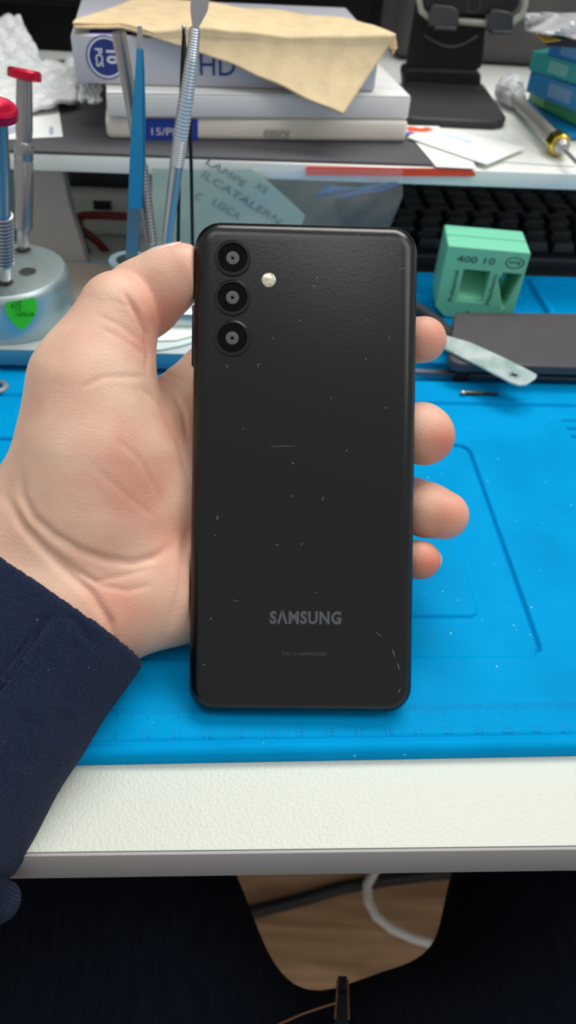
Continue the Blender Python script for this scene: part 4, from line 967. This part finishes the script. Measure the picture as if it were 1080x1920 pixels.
# ------------------------------------------------------------------ green block, grey plate, spatula, small parts
mint = mat('mint_plastic', '78cdaa', .4, sss=.25); 
g = slab((815,583), (957,605), MT+.0008, .024, .03)
gl, gr2 = onz(812,592, MT+.0008), onz(957,605, MT+.0008); gy = (gl.y+gr2.y)/2
gh = ony(920, 470, gy).z-MT
g = slab((812,592), (957,605), MT+.0008, .030, gh)
print('block', g['w'], gh)
gbk = root('stencil_block', g['c']-ZV*gh/2, 'mint green plastic block with cut-out windows and black print', 'block')
W_, H_ = g['w'], g['h']
def gp(u, v, w=0): return g['a']+g['d']*(u*W_)+ZV*(v*H_)+g['q']*w
# block outline with two window openings, cut right through
def holed(mb, outer, holes, org, ex_, ey_, dep, off):
    cu = bpy.data.curves.new('t', 'CURVE'); cu.dimensions = '2D'; cu.fill_mode = 'BOTH'; cu.extrude = dep/2
    for poly in [outer]+holes:
        sp_ = cu.splines.new('POLY'); sp_.points.add(len(poly)-1); sp_.use_cyclic_u = True
        for p_, q_ in zip(sp_.points, poly): p_.co = (q_[0], q_[1], 0, 1)
    ob = bpy.data.objects.new('t', cu); COL.objects.link(ob); dg = bpy.context.evaluated_depsgraph_get(); me_ = bpy.data.meshes.new_from_object(ob.evaluated_get(dg))
    bpy.data.objects.remove(ob); bpy.data.curves.remove(cu)
    b2 = bmesh.new(); b2.from_mesh(me_); bpy.data.meshes.remove(me_); bmesh.ops.remove_doubles(b2, verts=b2.verts[:], dist=1e-6)
    nz = Vector(ex_).cross(Vector(ey_))
    for v in b2.verts: v.co = Vector(org)+ex_*v.co.x+ey_*v.co.y+nz*(v.co.z+off)
    mb.merge(b2); return mb
win1 = [(.255,.25),(.58,.25),(.58,.70),(.255,.70)]; win2 = [(.845,.20),(.88,.22),(.965,.70),(.74,.70),(.70,.60)]
sc_ = lambda pl_: [(u*W_, v*H_) for u, v in pl_]
m = MB(); holed(m, sc_([(.14,0),(.99,0),(1,.02),(1,.985),(.985,1),(.015,1),(0,.985),(0,.14)]), [sc_(win1), sc_(win2)], g['a'], g['d'], ZV, g['dep'], -g['dep']/2)
m.build('body', mint, gbk, bevel=.0006, smooth=40)
q_ = g['q']
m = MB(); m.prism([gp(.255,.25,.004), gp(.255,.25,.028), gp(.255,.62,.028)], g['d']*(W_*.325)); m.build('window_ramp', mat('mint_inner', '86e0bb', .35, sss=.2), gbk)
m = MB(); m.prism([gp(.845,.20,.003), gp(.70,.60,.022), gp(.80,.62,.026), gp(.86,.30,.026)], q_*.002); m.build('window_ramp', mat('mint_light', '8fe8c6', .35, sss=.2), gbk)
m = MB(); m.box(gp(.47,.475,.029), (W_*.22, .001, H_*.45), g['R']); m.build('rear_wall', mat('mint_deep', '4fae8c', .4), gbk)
m = MB(); m.box(g['a']+g['d']*(W_*.5)+ZV*(H_+.0001)+g['q']*(g['dep']*.5), (W_*.98, .0004, .0003), g['R']); m.build('seam', mat('mint_seam', '4b9a80', .5), gbk, smooth=0)
m = MB(); m.box(gp(.38,.60,.0285), (W_*.10, .0012, H_*.10), g['R']); m.build('peep_hole_shade', blk2, gbk, smooth=0)  # black box on the rear wall, colours in the dark of an opening
bink = mat('black_ink', '26413a', .6)
m = MB(); textmesh(m, '400 10', gp(.37,.845,-.0002), g['d'], ZV, H_*.085, .0001, width=W_*.46); m.build('number_print', bink, gbk, 'printed number 400 10', smooth=0)
m = MB(); c_ = gp(.84,.85,-.0001)
m.lathe([(W_*.115,0),(W_*.115,.0001),(W_*.10,.0001),(W_*.10,0)], c_, -g['q'], 24, False)
for v in m.b.verts:
    dv = (v.co-c_).dot(ZV); v.co -= ZV*dv*.38
m.build('logo_ring', bink, gbk, smooth=0)
m = MB(); textmesh(m, 'amg', gp(.84,.85,-.0002), g['d'], ZV, H_*.045, .0001, width=W_*.14); m.build('logo_print', bink, gbk, smooth=0)
for t, u_ in (('Professional', .17), ('Mechanic', .645)):
    m = MB(); textmesh(m, t, gp(u_,.46,-.0002), (ZV+g['d']*.0), -g['d'], H_*.055, .0001, width=H_*.44); m.build('vertical_print', bink, gbk, smooth=0)
m = MB(); m.box(gp(.42,.10,-.0002), (W_*.05, .0002, H_*.02), g['R']); m.build('mark', bink, gbk, smooth=0)
# grey plate
ZP = .0135
pl = root('grey_plate', onz(960, 650, ZP), 'dark grey metal plate lying over the rear compartments of the mat', 'plate')
def pxrr(pts): return [onz(x, y, ZP) for x, y in pts]
m = MB(); m.prism(pxrr(((836,684),(842,694),(856,699),(1140,707),(1130,604),(852,601),(846,612))), ZV*.006); m.build('slab', mat('plate_grey', '4a474a', .5, .2, var=.1, vscale=40), pl, bevel=.0012)
for x, y in ((870,685),(1120,695),(1110,612),(870,610)):
    p = onz(x, y, ZP); m = MB(); m.lathe([(0,-(ZP-.0028)),(.004,-(ZP-.0028)),(.004,0),(0,0)], p, ZV, 14); m.build('rubber_foot', blk, pl)
m = MB(); m.prism([onz(x, y, MT+.0005) for x, y in ((640,693),(1120,709),(1120,716),(640,699))], ZV*.0022); o = m.build('steel_ruler', mat('strip_grey', '6f7478', .4, .6)); tag(o, 'narrow grey metal strip on the mat under the grey plate', 'strip')
zsp = ZP+.0066
spt = root('plastic_spatula', onz(910, 680, zsp), 'frosted plastic opening spatula lying across the grey plate', 'spatula')
m = MB(); m.prism([onz(x, y, zsp) for x, y in ((770,625),(835,632),(880,645),(940,672),(992,698),(1006,706),(1004,712),(986,724),(972,725),(955,719),(900,690),(830,655),(770,636))], ZV*.0013); m.build('blade', mat('frosted_plastic', 'cfdcd9', .35, alpha=.72, col2='9fb8b2', vscale=70), spt, bevel=.0003)
m = MB()
for a0 in (20, 95, 150):
    d = Vector((math.cos(rad(a0)), math.sin(rad(a0)), 0)); c = onz(964, 703, zsp+.0014); n = Vector((-d.y, d.x, 0)); L_ = .0034
    m.prism([c-d*L_, c+n*.0006, c+d*L_, c-n*.0006], ZV*.0001)
m.build('star_mark', mat('black_mark', '15201e', .6), spt, 'black star-shaped mark', smooth=0)
m = MB(); m.tube(resample([onz(x, y, MT+.007) for x, y in ((735,548),(785,582),(815,603),(850,640))], 24), [.0036+.0012*i/24 for i in range(25)], 14); o = m.build('black_strap', mat('black_rubber', '232427', .5)); tag(o, 'black rubber lead running behind the index fingertip', 'lead')
pn = root('probe_pin', onz(900, 737, MT), 'small brass and black pin lying on the mat below the spatula', 'pin')
m = MB(); m.tube([onz(868,736,MT+.0014), onz(905,737,MT+.0014)], .0010, 10); m.build('sleeve', mat('dark_brass', '6b5c47', .35, .8), pn)
m = MB(); m.tube([onz(904,737,MT+.0014), onz(934,739,MT+.0014)], .0008, 10); m.build('shaft', blk, pn)
m = MB(); m.ball(onz(868,736,MT+.0016), .0017, .0015, .0012, None, 12, 8); m.build('head', steel, pn, 'bright steel head')
wr = MB(); wr.lathe([(.006,0),(.006,.001),(.0035,.0014),(.0035,0)], onz(-6, 727, MT), ZV, 28); o = wr.build('steel_washer', steel); tag(o, 'steel washer on the mat at the left edge', 'washer')
# ------------------------------------------------------------------ floor cables
m = MB(); pts = [onz(x, y, FZ+.008) for x, y in ((300,1725),(400,1722),(480,1708),(560,1688),(640,1664),(720,1650),(800,1640),(900,1630))]; m.tube(resample(pts, 50), .008, 12); o = m.build('power_cable', mat('black_cable', '1b1b1d', .5)); tag(o, 'thick black cable crossing the wooden floor', 'cable')
m = MB(); pts = [onz(x, y, FZ+.020) for x, y in ((735,1600),(705,1630),(688,1660),(690,1690),(705,1718),(735,1742),(775,1760),(830,1775),(900,1785))]
m.tube(resample(pts, 60), .0054, 12); o = m.build('white_cable', mat('white_cable', 'd8d2cb', .4)); tag(o, 'white cable curving over the wooden floor', 'cable')
# fly of the jeans
m = MB(); fl_ = [on_jeans(x, y, .0012) for x, y in ((634,1830),(632,1856),(630,1885),(628,1915),(626,1950))]; fr_ = [on_jeans(x, y, .0012) for x, y in ((650,1830),(651,1856),(652,1885),(653,1915),(654,1950))]
for k_ in range(4):
    m.prism([fl_[k_], fr_[k_], fr_[k_+1], fl_[k_+1]], -FW*.0025)
fy = m.build('fly_seam', mat('denim_seam', '10151f', .9), jeans, 'raised fly seam', smooth=60)
for pts in (((633,1838),(631,1870),(628,1910)), ((652,1838),(653,1870),(654,1910)), ((632,1880),(600,1890),(565,1902),(520,1922))):
    m = MB(); m.tube([on_jeans(x, y, .0042) for x, y in pts], .0005, 6); m.build('stitch_line', stitch, jeans, 'brown stitching')
